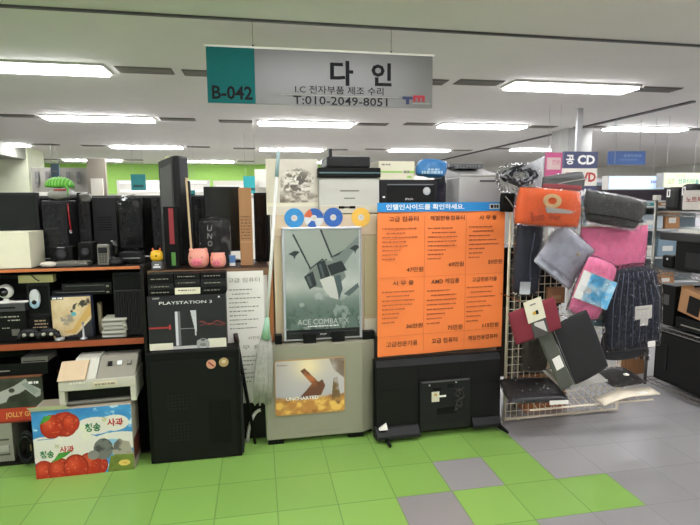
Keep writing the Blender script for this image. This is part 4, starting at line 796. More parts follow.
# fruit carton and the printer standing on it
a0, a1 = at(37, 480, 2.862), at(134.5, 468, 2.862); AW = a1.x-a0.x; AH = at(85, 407.5, 2.862).z
t = thing('fruit_carton', 'colourful apple carton on the green floor with red apples printed on it', 'carton', ((a0.x+a1.x)/2, 2.862, 0), rz=R(1.2))
def apples(u, v):
    n = fbm(u, v, 5, 40); n2 = fbm(u, v, 11, 41); c = mixc((44, 116, 178), (84, 164, 214), n); c = paint(c, np.clip((n2-.62)*7, 0, 1), (206, 222, 232))
    cl = np.maximum.reduce([ell(u, v, .62, .72, .2, .13), ell(u, v, .82, .74, .15, .12), ell(u, v, .3, .5, .36, .14), ell(u, v, .1, .42, .2, .2), ell(u, v, .5, .36, .3, .2), ell(u, v, .85, .46, .3, .14), ell(u, v, .42, .62, .16, .08)])
    c = paint(c, cl, (222, 216, 204)); c = paint(c, cl*np.clip((n2-.55)*3, 0, .5), (232, 228, 190)); c = paint(c, (ell(u, v, .75, .45, .14, .05)), (120, 176, 210), .8)
    def apple(c, x, y, r, asp=1.55):
        d = np.hypot(u-x, (v-y)/asp); k = (d < r).astype(float); c = paint(c, k, (176, 40, 24)); c = paint(c, k*np.clip(1-np.hypot(u-x+.2*r, (v-y-.4*r)/asp)/(r*.7), 0, 1), (216, 84, 54)); sp = np.clip((vnoise(u, v, 46, 5)-.72)*5, 0, 1); c = paint(c, k*sp*.6, (226, 130, 96)); c = paint(c, k*(d > r*.85), (140, 30, 20), .6); return c
    for x, y, r in [(.29, .78, .115), (.33, .78, .12), (.19, .76, .115), (.38, .79, .09)]: c = apple(c, x, y, r)
    for x, y, r in [(.64, .12, .09), (.08, .1, .11), (.24, .1, .12), (.54, .14, .12), (.40, .12, .13)]: c = apple(c, x, y, r)
    g = poly(u, v, [(.72, 0), (1, 0), (1, .26), (.9, .28), (.76, .24)]); c = paint(c, g, (112, 128, 52)); c = paint(c, g*np.clip((n2-.5)*3, 0, .8), (90, 100, 44))
    r1 = ell(u, v, .69, .36, .1, .16); c = paint(c, r1, (112, 112, 108)); c = paint(c, r1*np.clip((n2-.42)*6, 0, 1), (70, 70, 70)); c = paint(c, ell(u, v, .585, .28, .06, .07), (130, 128, 122))
    r2 = poly(u, v, [(.78, .26), (.8, .42), (.86, .5), (.9, .46), (.96, .44), (1, .24)]); c = paint(c, r2, (164, 156, 140)); c = paint(c, r2*np.clip((n2-.45)*6, 0, 1), (96, 92, 86))
    for q in ([(.07, .80), (.12, .92), (.2, .93), (.17, .86)], [(.16, .22), (.24, .36), (.38, .38), (.3, .3)]): c = paint(c, poly(u, v, q), (70, 142, 52))
    c = paint(c, ell(u, v, .9, .12, .06, .045), (226, 196, 100)); c = paint(c, box_(u, v, .04, .2, .575, .585), (120, 150, 180)); return c
MB().box(-AW/2, AW/2, 0, .17, 0, AH).build('box', mat('printed carton side', (170, 160, 140), .6), t, bevel=.002); art('front_print', t, AW-.002, AH-.002, 210, apples, z=.001)
MB().box(AW/2, AW/2+.001, .01, .16, .05, AH*.45).build('side_print', mat('dull red print', (96, 44, 34), .5), t)
s_ = MB().add([(-AW/2, .0, AH), (-AW/2+.2, .0, AH), (-AW/2+.17, -.022, AH+.03), (-AW/2-.01, -.022, AH+.03)], [(0, 1, 2, 3)]).add([(-AW/2, .004, AH), (-AW/2+.2, .004, AH), (-AW/2+.17, -.018, AH+.03), (-AW/2-.01, -.018, AH+.03)], [(3, 2, 1, 0)])
s_.build('open_flap', CREAM, t)
GT, RT, YT = mat('green lettering', (42, 118, 70), .5), mat('red lettering', (186, 48, 48), .5), mat('olive lettering', (176, 172, 92), .5)
for X, Z_, k in ((.05, .70, 1.0), (-.19, .36, .86)):
    text(t, '청송', X, AH*Z_, .05*k, GT, w=.08*k, bold=.03); text(t, '사과', X+.117*k, AH*(Z_+.05), .044*k, RT, w=.085*k, bold=.03); text(t, '농', X+.062*k, AH*(Z_+.11), .03*k, YT, w=.03*k)
text(t, '10kg', AW*.4, AH*.12, .012, RT)
# desk printer
cx, z0, w, h = rect(57, 357, 134, 406, 2.87); PZ0 = AH+.006
t = thing('desk_printer', 'beige desk printer sitting on the apple carton', 'printer', (cx+.005, 2.875, PZ0), rz=R(3)); H = (z0+h-PZ0)*.87
PB = mat('printer beige', (188, 184, 166), .45); W2 = w/2
for sx in (-1, 1): MB().box(sx*W2-.03 if sx > 0 else -W2, W2 if sx > 0 else -W2+.03, 0, .25, 0, H*.38).build('side_cheek', PB, t, bevel=.004)
MB().box(-W2, W2, .02, .25, 0, .014).build('output_tray', mat('printer tray grey', (110, 108, 98), .5), t, bevel=.004); MB().box(-W2+.03, W2-.03, .05, .25, .014, H*.38).build('inner_recess', BLK2, t)
MB().xprism([(-.004, H*.36), (.25, H*.36), (.25, H*.62), (.0, H*.6)], -W2, W2).build('upper_body', PB, t, bevel=.006)
MB().xprism([(.0, H*.6), (.25, H*.62), (.25, H*.95), (.16, H*.95)], -W2*.05, W2-.004).build('control_slope', mat('printer grey slope', (150, 146, 132), .5), t, bevel=.004)
MB().xprism([(.01, H*.6), (.25, H*.62), (.25, H*.97), (.13, H*.97)], -W2+.06, -W2*.05).build('paper_cover', mat('cover beige', (200, 198, 184), .45), t, bevel=.004)
MB().xprism([(-.01, H*.62), (.02, H*.6), (.13, H*.92), (.10, H*.95)], -W2-.004, -W2*.3).build('fold_panel', mat('peach card', (206, 182, 148), .6), t, bevel=.003)
for k, (a, b) in enumerate(((W2*.2, W2*.32), (W2*.45, W2*.58), (W2*.72, W2*.84))): MB().xprism([(.075, H*.79), (.1, H*.86), (.095, H*.89), (.07, H*.82)], a, b).build('control_button', [BLK, WTXT, GREYTXT][k], t, bevel=.002)
MB().box(-.02, .1, -.008, -.002, H*.43, H*.53).build('badge_plate', mat('pale tan plate', (206, 192, 160), .5), t, bevel=.001); f = MB(); fine(f, -.01, .09, H*.48, .01, y=-.009, seed=3); f.build('small_lettering', GREYTXT, t)
f = MB(); fine(f, -W2+.06, -W2*.3, H*.55, .012, y=-.006, seed=8); f.build('small_lettering', mat('pale print', (220, 216, 200), .5), t)
# ------------------------------------------------------------------ wire grid panel and what hangs on it
WY = 3.04; WX0, WX1 = 1.628, 2.5
WIREM = mat('cream coated wire', (226, 214, 190), .4)
t = thing('display_grid', 'cream wire grid display panel standing beside the orange price poster', 'display panel', ((WX0+WX1)/2, WY, 0)); hw = (WX1-WX0)/2; WH = 1.45
MB().tube([(-hw, 0, 0), (-hw, 0, WH), (hw, 0, WH), (hw, 0, .012), (-hw, 0, .012)], .011, 8).build('frame', WIREM, t, smooth=True)
s_ = MB(); [s_.tube([(-hw+k*.0436, -.004, .01), (-hw+k*.0436, -.004, WH)], .0026, 5) for k in range(1, 20)]; [s_.tube([(-hw, .003, .01+k*.055), (hw, .003, .01+k*.055)], .0026, 5) for k in range(1, 27)]
s_.build('wire_mesh', WIREM, t)
for x in (-hw+.1, hw-.1): MB().tube([(x, -.012, .007), (x, .06, .007)], .007, 6).build('foot', WIREM, t, smooth=True)
MB().tube([(-hw, -.32, .212), (hw, -.32, .212)], .006, 6).tube([(-hw, -.0, .28), (hw, -.0, .28)], .005, 6).build('tray_rod', WIREM, t)
s_ = MB(); [s_.tube([(-hw+.05+k*.06, -.32, .217), (-hw+.05+k*.06, 0, .285)], .003, 5) for k in range(13)]; s_.build('tray_mesh', WIREM, t)
t = thing('slotted_post', 'grey slotted metal post right behind the left edge of the wire panel', 'post', (1.75, 3.13, 0)); MB().box(-.025, .025, 0, .04, 0, 1.4).build('post', mat('dull metal post', (112, 104, 94), .45, .4), t); s_ = MB(); [s_.box(-.005, .005, -.001, 0, .05+k*.05, .075+k*.05) for k in range(26)]; s_.build('slot_grate', BLK2, t)
DKB = mat('dark packing card', (44, 36, 30), .7)
zz = 0
for k, (x0, x1, d, hh, lab, mm) in enumerate([(1.84, 2.16, .3, .26, 'brown carton on the floor behind the wire grid panel', mat('orange brown card', (170, 106, 60), .7)), (1.64, 2.1, .35, .5, 'dark carton behind the wire panel, just above the brown carton', DKB), (1.66, 2.12, .34, .42, 'dark carton behind the wire panel, topmost of its stack', BLK2)]):
    t = thing('storage_carton', lab, 'carton', ((x0+x1)/2, 3.18 if k else 3.14, zz)); w = x1-x0; MB().box(-w/2, w/2, 0, d, 0, hh-.001).build('box', mm, t, bevel=.003); MB().box(-.03, .03, -.001, d, hh-.001, hh).build('tape_seam', mat('tan tape', (186, 150, 104), .4), t); zz += hh
t, w, h = carton(548, 288, 565, 304, 2.985, None, .03, mat('brown pouch card', (132, 92, 62), .7), 'brown_packet', 'small brown packet hanging beneath the silver grey pouch on the wire panel', 'packet'); MB().tube([(0, .02, h), (0, .0445, h+.02)], .003, 6).build('hook', CHROME, t); MB().box(-w/2+.03, w/2-.03, -.001, 0, h*.3, h*.5).build('paper_label', mat('tan label', (150, 120, 84), .5), t)

def pouch(name, label, cat, px, py, wpx, hpx, Y, rot, thick, m, seed=1, wrap=None, corner=.06, wr=.002, taper=0, gather=0, hook=True, n=22, hz=.46):
    s_ = (at(px+1, py, Y)-at(px, py, Y)).x; c = at(px, py, Y); w, h = wpx*s_, hpx*s_
    t = thing(name, label, cat, (c.x, Y, c.z), ry=R(rot), group='pouches on the wire panel')
    MB().pillow(w, h, thick, seed=seed, corner=corner, wr=wr, taper=taper, n=n).build('sleeve', m, t, smooth=True)
    if wrap: MB().pillow(w*wrap[0], h*wrap[1], thick*1.25+.012, seed=seed+50, corner=.05, wr=.006, gather=gather, crinkle=True).build('plastic_wrap', PLASTIC, t, smooth=True, loc=(0, 0, h*(wrap[1]-1)*.5*wrap[2]))
    if hook: MB().tube([(0, .0, h*hz), (0, (WY-Y)*.6, h*(hz+.04)), (0, WY-Y-.0105, h*(hz+.03))], .003, 6).build('hook', CHROME, t, smooth=True)
    return t, w, h
PLY = lambda t: -t/2-.006
ORP = mat('orange neoprene', (242, 108, 50), .7, bump=.15, scale=80); PNK = mat('hot pink neoprene', (250, 138, 178), .6, bump=.12, scale=90); SLV = mat('silver grey quilt', (178, 180, 190), .4, .1, bump=.3, scale=45)
NVY = mat('navy grey fabric', (36, 40, 54), .7, bump=.3, scale=30); CHR = mat('charcoal neoprene', (30, 30, 30), .75); BUR = mat('burgundy felt', (122, 36, 48), .8, bump=.1, scale=80); DGR = mat('dark grey film', (78, 78, 76), .45)
# dark slim bags stacked at the very top
t, w, h = pouch('laptop_bag', 'dark grey flat laptop bag behind the orange pouch at the panel top', 'pouch', 563, 183, 44, 16, 2.96, -7, .035, DGR, 2, corner=.1); MB().tube([(-w/2, -.02, -.02), (0, -.025, .0), (w/2, -.02, .004)], .004, 6).build('piping', mat('pale piping', (150, 146, 138), .5), t, smooth=True)
t, w, h = pouch('laptop_bag', 'maroon flat bag edge showing directly above the orange pouch', 'pouch', 562, 190, 40, 9, 2.905, 3, .022, mat('maroon fabric', (130, 50, 54), .7), 3, hz=-.5); MB().tube([(-w/2, -.018, .0), (w/2, -.018, .0)], .003, 6).build('piping', mat('dark maroon', (80, 36, 38), .6), t, smooth=True)
# cable bag
c = at(520, 178, 2.93); t = thing('cable_bag', 'clear plastic bag of black and white coiled cables on top of the wire panel', 'bag', (c.x, 2.94, c.z), group=None)
s_ = MB(); rs = random.Random(2); s2 = MB()
for k in range(26):
    a0 = rs.uniform(0, 6.28); rx_, rz_ = rs.uniform(.05, .125), rs.uniform(.03, .07)
    (s_ if k % 3 else s2).tube([(rx_*math.cos(a0+j*.5)+rs.uniform(-.008, .008), rs.uniform(-.035, .035), rz_*math.sin(a0+j*.5)*(1-.3*(math.cos(a0+j*.5) < 0))+.01) for j in range(11)], .006, 6)
s_.build('black_cables', mat('dark slate cable', (44, 46, 54), .35), t, smooth=True); s2.build('white_cables', mat('pale cable', (178, 178, 182), .35), t, smooth=True)
MB().pillow(.3, .19, .1, seed=70, wr=.009, corner=.25, crinkle=True).build('plastic_bag', PLASTIC, t, smooth=True)
MB().prism([(.0, .06), (.14, -.1), (.16, .135)], -.02, -.016).build('bag_flap', clear_mat('milky plastic', base=.15, milky=.7), t); MB().tube([(0, .02, -.06), (0, .0885, -.075)], .004, 6).build('hook', CHROME, t)
t, w, h = pouch('black_bag', 'small black bag hanging below the cable bag beside the laser printer', 'pouch', 508, 203, 16, 18, 2.99, 0, .04, BLK2, 9); MB().tube([(-.03, -.02, h*.3), (.0, -.03, 0), (.03, -.02, -h*.3)], .003, 6).build('cord', GREYTXT, t, smooth=True)
# orange pouch
t, w, h = pouch('orange_pouch', 'big orange laptop pouch with a ring emblem, top of the wire panel', 'pouch', 548.5, 208, 65, 34, 2.805, 4, .045, ORP, 4, hz=.25, wrap=(1.04, 1.06, 0), taper=-.03)
OFF = -.0345; TN = mat('cream emblem', (226, 196, 142), .5); rg = MB()
for a0, a1, rr, m_ in [(0, 6.284, 1, 0)]:
    N = 28
    for k in range(N):
        a, b = 2*math.pi*k/N, 2*math.pi*(k+1)/N; q = [(.0+rr_*1.25*math.cos(th), OFF, h*.17+rr_*.85*math.sin(th)) for rr_, th in ((.024, a), (.05, a), (.05, b), (.024, b))]; rg.add(q, [(0, 1, 2, 3)])
rg.build('ring_emblem', TN, t); MB().prism([(-.045, -.0), (-.03, -.035), (.14, -.03), (.15, -.015), (.07, -.005)], OFF-.002, OFF-.0005).build('emblem_bar', mat('silver tape', (190, 186, 176), .3, .3), t)
text(t, 'Boom', -w*.2, -h*.27, h*.24, mat('dark red script', (160, 48, 34), .6), w=.085, y=OFF-.001, rot=R(8)); text(t, 'bags', w*.06, -h*.26, h*.16, mat('dark red script', (160, 48, 34), .6), w=.07, y=OFF-.001)
# dark wrapped bag
t, w, h = pouch('grey_pouch', 'dark grey pouch wrapped in clear plastic, above the pink pouch', 'pouch', 614, 211, 60, 27, 2.90, 9, .05, mat('soft dark grey', (66, 66, 62), .6), 5, wrap=(1.06, 1.12, 0), taper=.1); MB().tube([(-w/2+.01, -.03, -.05), (-.02, -.036, -.04), (w/2-.01, -.03, -.045)], .004, 6).build('piping', BLK, t, smooth=True)
# silver
t, w, h = pouch('silver_pouch', 'silver grey quilted pouch hung cornerwise below the orange pouch', 'pouch', 565, 256, 45, 43, 2.895, 37, .04, SLV, 6, wrap=(1.05, 1.05, 0), corner=.03, wr=.003)
MB().pillow(w, h*.2, .03, seed=12, corner=.03).build('outer_flap', mat('silver flap', (164, 166, 176), .4, .1, bump=.3, scale=45), t, smooth=True, loc=(0, -.012, -h*.43)); MB().ball((w*.16, -.034, h*.16), .016, .004, .014, 10).build('round_tab', mat('pale gold tab', (190, 180, 150), .4), t, smooth=True)
# dark long
t, w, h = pouch('long_pouch', 'long dark slate pouch with white tag, left edge of the wire panel', 'pouch', 528, 257, 27, 72, 2.985, 3, .045, mat('slate fabric', (58, 62, 76), .6, bump=.3, scale=24), 7, wrap=(1.08, 1.04, 0), corner=.1)
MB().box(-w*.3, w*.08, -.034, -.031, -h*.48, -h*.32).build('white_tag', mat('pale grey label', (190, 196, 196), .5), t); MB().tube([(w*.1, -.026, h*.3), (0, -.03, 0), (w*.1, -.026, -h*.45)], .004, 6).build('seam_fold', mat('blue grey fold', (98, 108, 128), .5), t, smooth=True)
# pinks
t, w, h = pouch('pink_pouch', 'large flat hot pink pouch in clear plastic, below the dark grey pouch', 'pouch', 614, 249, 66, 41, 2.985, -1, .04, PNK, 8, wrap=(1.02, 1.03, 0), corner=.03, taper=.03); MB().box(-w*.48, w*.48, -.014, -.0, h*.485, h*.52).build('header_strip', mat('pale cream strip', (210, 200, 180), .5), t)
t, w, h = pouch('pink_pouch', 'smaller hot pink pouch with a blue and white card round its middle', 'pouch', 593, 289, 34, 54, 2.82, 21, .045, PNK, 9, hz=0, wrap=(1.05, 1.05, 0), corner=.1, wr=.003)
def bluec(u, v): n = fbm(u, v, 4, 77); c = mixc((92, 172, 214), (178, 214, 230), np.clip((n-.4)*4, 0, 1)); c = paint(c, (u < .22).astype(float), (222, 222, 214)); c = paint(c, box_(u, v, .08, .4, .3, .5), (206, 210, 206)); return c
MB().box(-w*.56, w*.5, -.037, -.034, -h*.26, h*.22).build('header_card', CREAM, t); art('card_print', t, w*1.05, h*.47, 40, bluec, x=-w*.03, z=-h*.255, y=-.0385)
t, w, h = pouch('teal_packet', 'thin dull teal packet showing below the smaller pink pouch', 'pouch', 598, 318, 22, 16, 2.975, 10, .03, mat('dull teal film', (92, 116, 120), .4), 19); MB().box(-.02, .02, -.02, -.017, -.01, .01).build('label', GREYTXT, t)
# navy
t, w, h = pouch('navy_pouch', 'navy grey striped pouch with white label in gathered clear plastic', 'pouch', 633, 309, 54, 74, 2.90, -3, .055, NVY, 10, hz=.15, wrap=(1.1, 1.06, .6), corner=.14, taper=-.06, gather=.25)
s_ = MB(); [s_.tube([(x*.7, -.02, h*.44), (x, -.034, h*.1), (x*1.05, -.03, -h*.42)], .0028, 5) for x in [(-.42+.12*k)*w for k in range(8)]]; s_.build('pleat_seam', mat('pale slate thread', (108, 116, 138), .5), t, smooth=True)
MB().box(-w*.05, w*.26, -.044, -.041, -h*.12, h*.04).box(w*.05, w*.19, -.044, -.041, -h*.2, -h*.12).build('white_label', WHITE, t); f = MB(); fine(f, -w*.02, w*.2, 0, .004, y=-.0445); f.build('small_lettering', GREYTXT, t); MB().box(w*.2, w*.33, -.044, -.041, -h*.47, -h*.4).build('corner_sticker', WHITE, t)
# charcoal + strap
t, w, h = pouch('charcoal_pouch', 'plain charcoal tablet pouch tilted below the pink pouches', 'pouch', 580.5, 348, 38, 62, 2.70, -25, .02, CHR, 11, corner=.05, wr=.0008); MB().tube([(-w/2+.004, -.012, h/2-.02), (-w/2+.004, -.012, -h/2+.02)], .003, 6).build('edge_piping', mat('grey piping', (96, 96, 94), .5), t, smooth=True)
t, w, h = pouch('clear_sleeve', 'narrow grey green packet with white tag beside the charcoal pouch', 'pouch', 555.5, 361, 14, 60, 2.69, -26, .016, mat('grey green film', (84, 86, 76), .35), 12, corner=.02, wr=.001); MB().box(-w*.25, w*.32, -.014, -.011, -h*.14, h*.06).build('white_tag', WHITE, t)
t, w, h = pouch('burgundy_pouch', 'burgundy folded tablet pouch with a cream card across it', 'pouch', 535, 321.5, 48, 32, 2.655, -17, .022, BUR, 13, corner=.03, wr=.0008)
MB().box(-w*.17, w*.2, -.019, -.016, h*.02, h*.66).build('cream_card', CREAM, t); MB().box(-w*.12, w*.2, -.0165, -.0125, -h*.47, h*.02).build('dark_window', mat('dark sleeve window', (76, 72, 68), .3), t); MB().prism([(-w*.06, -h*.1), (-w*.06, -h*.02), (w*.14, -h*.05), (w*.16, -h*.4)], -.019, -.017).build('inner_leaflet', mat('grey white leaflet', (200, 198, 190), .5), t)
MB().ball((.0, -.0195, h*.26), .014, .001, .012, 10).build('yellow_mark', mat('yellow print', (216, 170, 50), .5), t); MB().box(.008, .024, -.0205, -.019, h*.2, h*.32).build('black_mark', INK, t); MB().box(-.018, .02, -.0205, -.019, h*.5, h*.54).build('hang_slot', GREYTXT, t)
t, w, h = pouch('black_pouch', 'black rounded pouch hanging lowest, under the navy striped pouch', 'pouch', 624, 344, 46, 30, 2.985, -2, .03, mat('black neoprene', (48, 48, 50), .7), 14, corner=.18); MB().prism([(w*.2, -h*.5), (w*.55, -h*.6), (w*.5, h*.1)], -.012, -.008).build('plastic_corner', PLASTIC, t)
t, w, h = pouch('cable_packet', 'crumpled packet of dark cables in plastic behind the burgundy pouch', 'pouch', 540, 350, 32, 42, 2.975, 6, .04, mat('dark mottled film', (70, 62, 56), .35, var=.5, scale=60, bump=.6), 15, wrap=(1.1, 1.06, 0), wr=.006)
MB().box(w*.2, w*.28, -.035, -.03, -h*.45, -h*.05).build('pale_strip', mat('tan strip', (178, 160, 130), .5), t)
# flat goods on the tray
def flatp(name, label, cat, x, y, z, w, d, th, m, rz=0, rx=0, ry=0, wrap=True, seed=1):
    t = thing(name, label, cat, (x, y, z), rz=rz, group='packets on the wire tray'); o = MB().pillow(w, d, th, seed=seed, corner=.02, wr=.002).build('sleeve', m, t, smooth=True); o.rotation_euler = (R(90)+rx, ry, 0)
    o.location.z = th/2
    if wrap: q = MB().pillow(w*1.04, d*1.06, th+.012, seed=seed+9, wr=.004, crinkle=True).build('plastic_wrap', PLASTIC, t, smooth=True); q.rotation_euler = (R(90)+rx, ry, 0); q.location.z = th/2
    return t
t = flatp('black_packet', 'black packet with white sticker at the left front of the wire tray', 'packet', 1.69, 2.80, .285, .38, .22, .04, mat('black film', (40, 40, 42), .3, bump=.4, scale=20), rz=R(-5), rx=R(19), seed=3); MB().box(.05, .17, -.126, -.122, -.03, -.005).build('white_sticker', WHITE, t)
t = flatp('dark_packet', 'flat dark packet in crinkled plastic at the right of the wire tray', 'packet', 2.36, 2.87, .305, .28, .2, .026, mat('dark film', (58, 56, 54), .3, bump=.4, scale=20), rz=R(8), rx=R(12), seed=5); MB().ball((.02, -.04, .04), .02, .02, .008, 10).build('white_button', WHITE, t, smooth=True)
t = flatp('silver_sleeve', 'flat silver grey sleeve lying across the middle of the wire tray', 'sleeve', 2.02, 2.85, .348, .38, .2, .012, mat('silver grey card', (176, 174, 166), .4, .15), rz=R(9), rx=R(17), wrap=False, seed=6); MB().box(-.17, -.15, -.12, .1, .02, .024).build('fold_line', mat('dark brass line', (110, 102, 84), .4), t).rotation_euler = (R(17), 0, 0)
t = thing('white_board', 'pale curved board edge drooping from the right end of the wire tray', 'board', (2.25, 2.65, .222), group='packets on the wire tray'); vs = []; s_ = MB()
for k in range(13):
    x = -.16+.033*k; zt = .055*math.sin(min(1, (k+1)/8)*math.pi/2); vs += [(x, .0, zt), (x, .09, zt+.01), (x, .0, zt-.009), (x, .09, zt+.001)]
fs = []
for k in range(12): a = 4*k; b = a+4; fs += [(a, b, b+1, a+1), (a+2, a+3, b+3, b+2), (a, a+2, b+2, b), (a+1, b+1, b+3, a+3)]
s_.add(vs, fs+[(0, 1, 3, 2), (48, 50, 51, 49)]).build('board', mat('cream board', (216, 206, 184), .6), t, smooth=True); MB().box(.1, .16, .01, .04, .056, .06).build('tape_piece', WHITE, t)

# ------------------------------------------------------------------ chrome wire rack on the right
RX = 3.1; t = thing('wire_rack', 'chrome wire shelving rack full of black goods at the right edge', 'rack', (RX+.25, 3.0, 0)); RC = mat('rack metal', (120, 118, 112), .3, .8)
for x in (-.25, .25):
    for y in (-.5, .47): MB().tube([(x, y, 0), (x, y, 1.5)], .013, 10).build('post', RC, t, smooth=True)
for x, y in ((-.25, .47), (-.25, -.5)): MB().box(x-.022, x+.022, y-.02, y+.02, 1.5, 1.54).build('post_cap', mat('pale cap', (190, 186, 176), .4), t, bevel=.004)
for z in (1.41, .955, .515, .06):
    s_ = MB()
    for dz in (0, -.03): s_.tube([(-.25, -.5, z+dz), (-.25, .47, z+dz)], .004, 6).tube([(.25, -.5, z+dz), (.25, .47, z+dz)], .004, 6).tube([(-.25, -.5, z+dz), (.25, -.5, z+dz)], .004, 6).tube([(-.25, .47, z+dz), (.25, .47, z+dz)], .004, 6)
    [s_.tube([(-.25, -.48+k*.03, z), (.25, -.48+k*.03, z)], .002, 4) for k in range(32)]; [s_.tube([(-.25, -.47+k*.055, z), (-.25, -.47+(k+.5)*.055, z-.03), (-.25, -.47+(k+1)*.055, z)], .0025, 4) for k in range(17)]
    s_.build('wire_shelf', RC, t)
def rackbox(name, label, cat, y0, y1, x0, x1, z0, z1, m, bevel=.004, group=None):
    t = thing(name, label, cat, ((x0+x1)/2, (y0+y1)/2, z0), group=group); MB().box(-(x1-x0)/2, (x1-x0)/2, -(y1-y0)/2, (y1-y0)/2, 0, z1-z0).build('body', m, t, bevel=bevel); return t, (x1-x0)/2, (y1-y0)/2, z1-z0
BF = mat('black bag fabric', (24, 24, 24), .7, bump=.3, scale=40)
for k, (y0, y1, lab) in enumerate([(3.30, 3.43, 'black bag with white tag on the rack top shelf, by the post cap'), (3.16, 3.29, 'black bag with white tag on the rack top shelf, by the white card')]):
    t, a, b, h = rackbox('tagged_bag', lab, 'bag', y0, y1, RX+.03, RX+.4, 1.415, 1.415+(.18, .2)[k], BF, bevel=.03, group='black bags on the rack'); 
    s_ = MB(); [s_.box(-a-.004, -a-.001, p_-.022, p_-.014, h*.62, h*.86).box(-a-.004, -a-.001, p_+.0, p_+.008, h*.62, h*.86).box(-a-.004, -a-.001, p_-.022, p_+.008, h*.84, h*.9).box(-a-.004, -a-.001, p_-.022, p_+.008, h*.58, h*.64) for p_ in (.03,)]; s_.build('white_tag', WTXT, t)
t, a, b, h = rackbox('black_bag', 'large black bag piled highest at the end of the rack top shelf', 'bag', 2.8, 3.15, RX+.05, RX+.42, 1.415, 1.66, BF, bevel=.05)
MB().ball((-.02, .1, h+.06), .06, .06, .065, 14).build('bag_knob', BLK, t, smooth=True); MB().tube([(-a, .1, h*.5), (-a-.02, .0, h*.6), (-a, -.1, h*.5)], .006, 6).build('strap', BLK, t, smooth=True)
t = thing('price_card', 'pale grey card with dark lettering on the front of the rack', 'sign', (RX-.02, 3.09, 1.425)); MB().box(-.002, .002, -.3, .11, 0, .14).build('card', mat('pale card', (196, 190, 180), .5), t)
MZ = Matrix.Translation((-.0035, 0, 0)) @ Matrix.Rotation(R(-90), 4, 'Z')
text(t, '노트북가방', .04, .075, .04, mat('dark red print', (96, 44, 44), .5), w=.24, y=0, bold=.02, M=MZ)
t, a, b, h = rackbox('rack_printer', 'bulky black printer on the second rack shelf', 'printer', 2.86, 3.30, RX+.04, RX+.45, .963, 1.25, BLK2, bevel=.01); MB().box(-a-.02, a, -b, b+.14, h*.78, h).build('scanner_lid', mat('black lid', (34, 34, 34), .4), t, bevel=.008); MB().lathe([(0, 0), (.012, 0), (.012, .003), (0, .003)], 12, M=Matrix.Translation((-a-.02, -.1, h*.9)) @ Matrix.Rotation(R(-90), 4, 'Y')).build('round_button', SILV, t); MB().box(-a-.002, -a, -b+.05, b-.1, .03, h*.5).build('front_door', BLK, t)
t = thing('paper_stack', 'stack of white paper sheets on top of the black rack printer', 'paper', (RX+.2, 3.2, 1.25)); MB().box(-.14, .14, -.11, .11, .0005, .02).build('sheets', WHITE, t); MB().box(-.12, .13, -.1, .1, .02, .022).build('top_sheet', mat('bright paper', (236, 236, 230), .5), t)
t, a, b, h = rackbox('black_device', 'low black device by the post on the second rack shelf', 'device', 3.32, 3.44, RX+.05, RX+.35, .963, 1.07, BLK2, bevel=.02); MB().ball((-a, 0, h*.7), .006, .008, .008, 8).build('white_light', WTXT, t)
t, a, b, h = rackbox('brown_box', 'open brown cardboard box tilted on the third rack shelf', 'carton', 3.0, 3.22, RX+.02, RX+.3, .645, .825, KRAFT, bevel=.003); t.rotation_euler = (R(8), 0, R(-4)); MB().box(-a-.004, -a-.001, -b+.02, .02, .02, h-.03).build('dark_window', BLK2, t); MB().box(-a, -a+.1, b-.002, b+.002, h*.98, h*1.1).build('flap', mat('light kraft', (186, 146, 100), .7), t)
t, a, b, h = rackbox('black_carton', 'black carton under the brown cardboard box on the third rack shelf', 'carton', 2.8, 3.24, RX+.03, RX+.42, .523, .615, BLK2); MB().box(-a-.001, -a, -b+.03, b-.05, .03, .04).build('grey_line', GREYTXT, t)
t, a, b, h = rackbox('black_carton', 'black carton nearest the post on the third rack shelf', 'carton', 3.26, 3.43, RX+.03, RX+.42, .523, .84, BLK2); MB().box(-a-.001, -a, -.03, .02, .16, .24).build('grey_mark', mat('dark grey mark', (70, 70, 70), .5), t)
t, a, b, h = rackbox('floor_cabinet', 'big black cabinet filling the bottom of the right rack', 'cabinet', 2.56, 3.42, RX+.03, RX+.45, .068, .48, BLK2); MB().box(-a-.006, -a, -b+.03, b-.03, .03, h-.03).build('door', mat('black door', (18, 18, 17), .5, spec=.2), t, bevel=.003); MB().box(-a-.012, -a-.006, .3, .31, .1, .3).build('handle', BLK, t)
t = thing('cardboard_sheet', 'brown cardboard sheet leaning on the floor behind the navy pouch', 'cardboard', (3.1, 3.66, 0), rz=R(10), rx=R(-8)); MB().box(-.1, .2, 0, .012, 0, .5).build('sheet', mat('brown cardboard', (156, 112, 72), .75), t); MB().box(-.02, -.015, -.001, 0, .02, .48).build('fold_line', mat('dark fold', (110, 78, 50), .7), t)

# ------------------------------------------------------------------ signs and stalls further back
def board_sign(name, label, x0, y0, x1, y1, Y, m, thick=.03, cat='sign', hang=True, rz=0):
    cx, z0, w, h = rect(x0, y0, x1, y1, Y); t = thing(name, label, cat, (cx, Y, z0), rz=rz); MB().box(-w/2, w/2, 0, thick, 0, h).build('board', m, t)
    for q in (-w*.35, w*.35) if hang else (): MB().tube([(q, thick/2, h), (q, thick/2, CEIL-z0)], .002, 5).build('hanging_rod', SILV, t)
    return t, w, h
TEAL = mat('teal sign board', (30, 136, 138), .5)
t, w, h = board_sign('hanging_sign', 'teal hanging sign left of the tall upright monitor', 131, 174.5, 145.5, 190.5, 8.5, TEAL); MB().box(-w*.35, w*.35, -.002, 0, h*.18, h*.34).build('number_strip', mat('dark teal print', (24, 78, 80), .5), t)
t, w, h = board_sign('hanging_sign', 'teal hanging sign above the brown cardboard box', 243.5, 176.5, 257, 194, 7.5, mat('bright teal sign board', (40, 158, 160), .5)); MB().box(-w*.35, w*.35, -.002, 0, h*.18, h*.32).build('number_strip', mat('dark teal print', (24, 78, 80), .5), t)
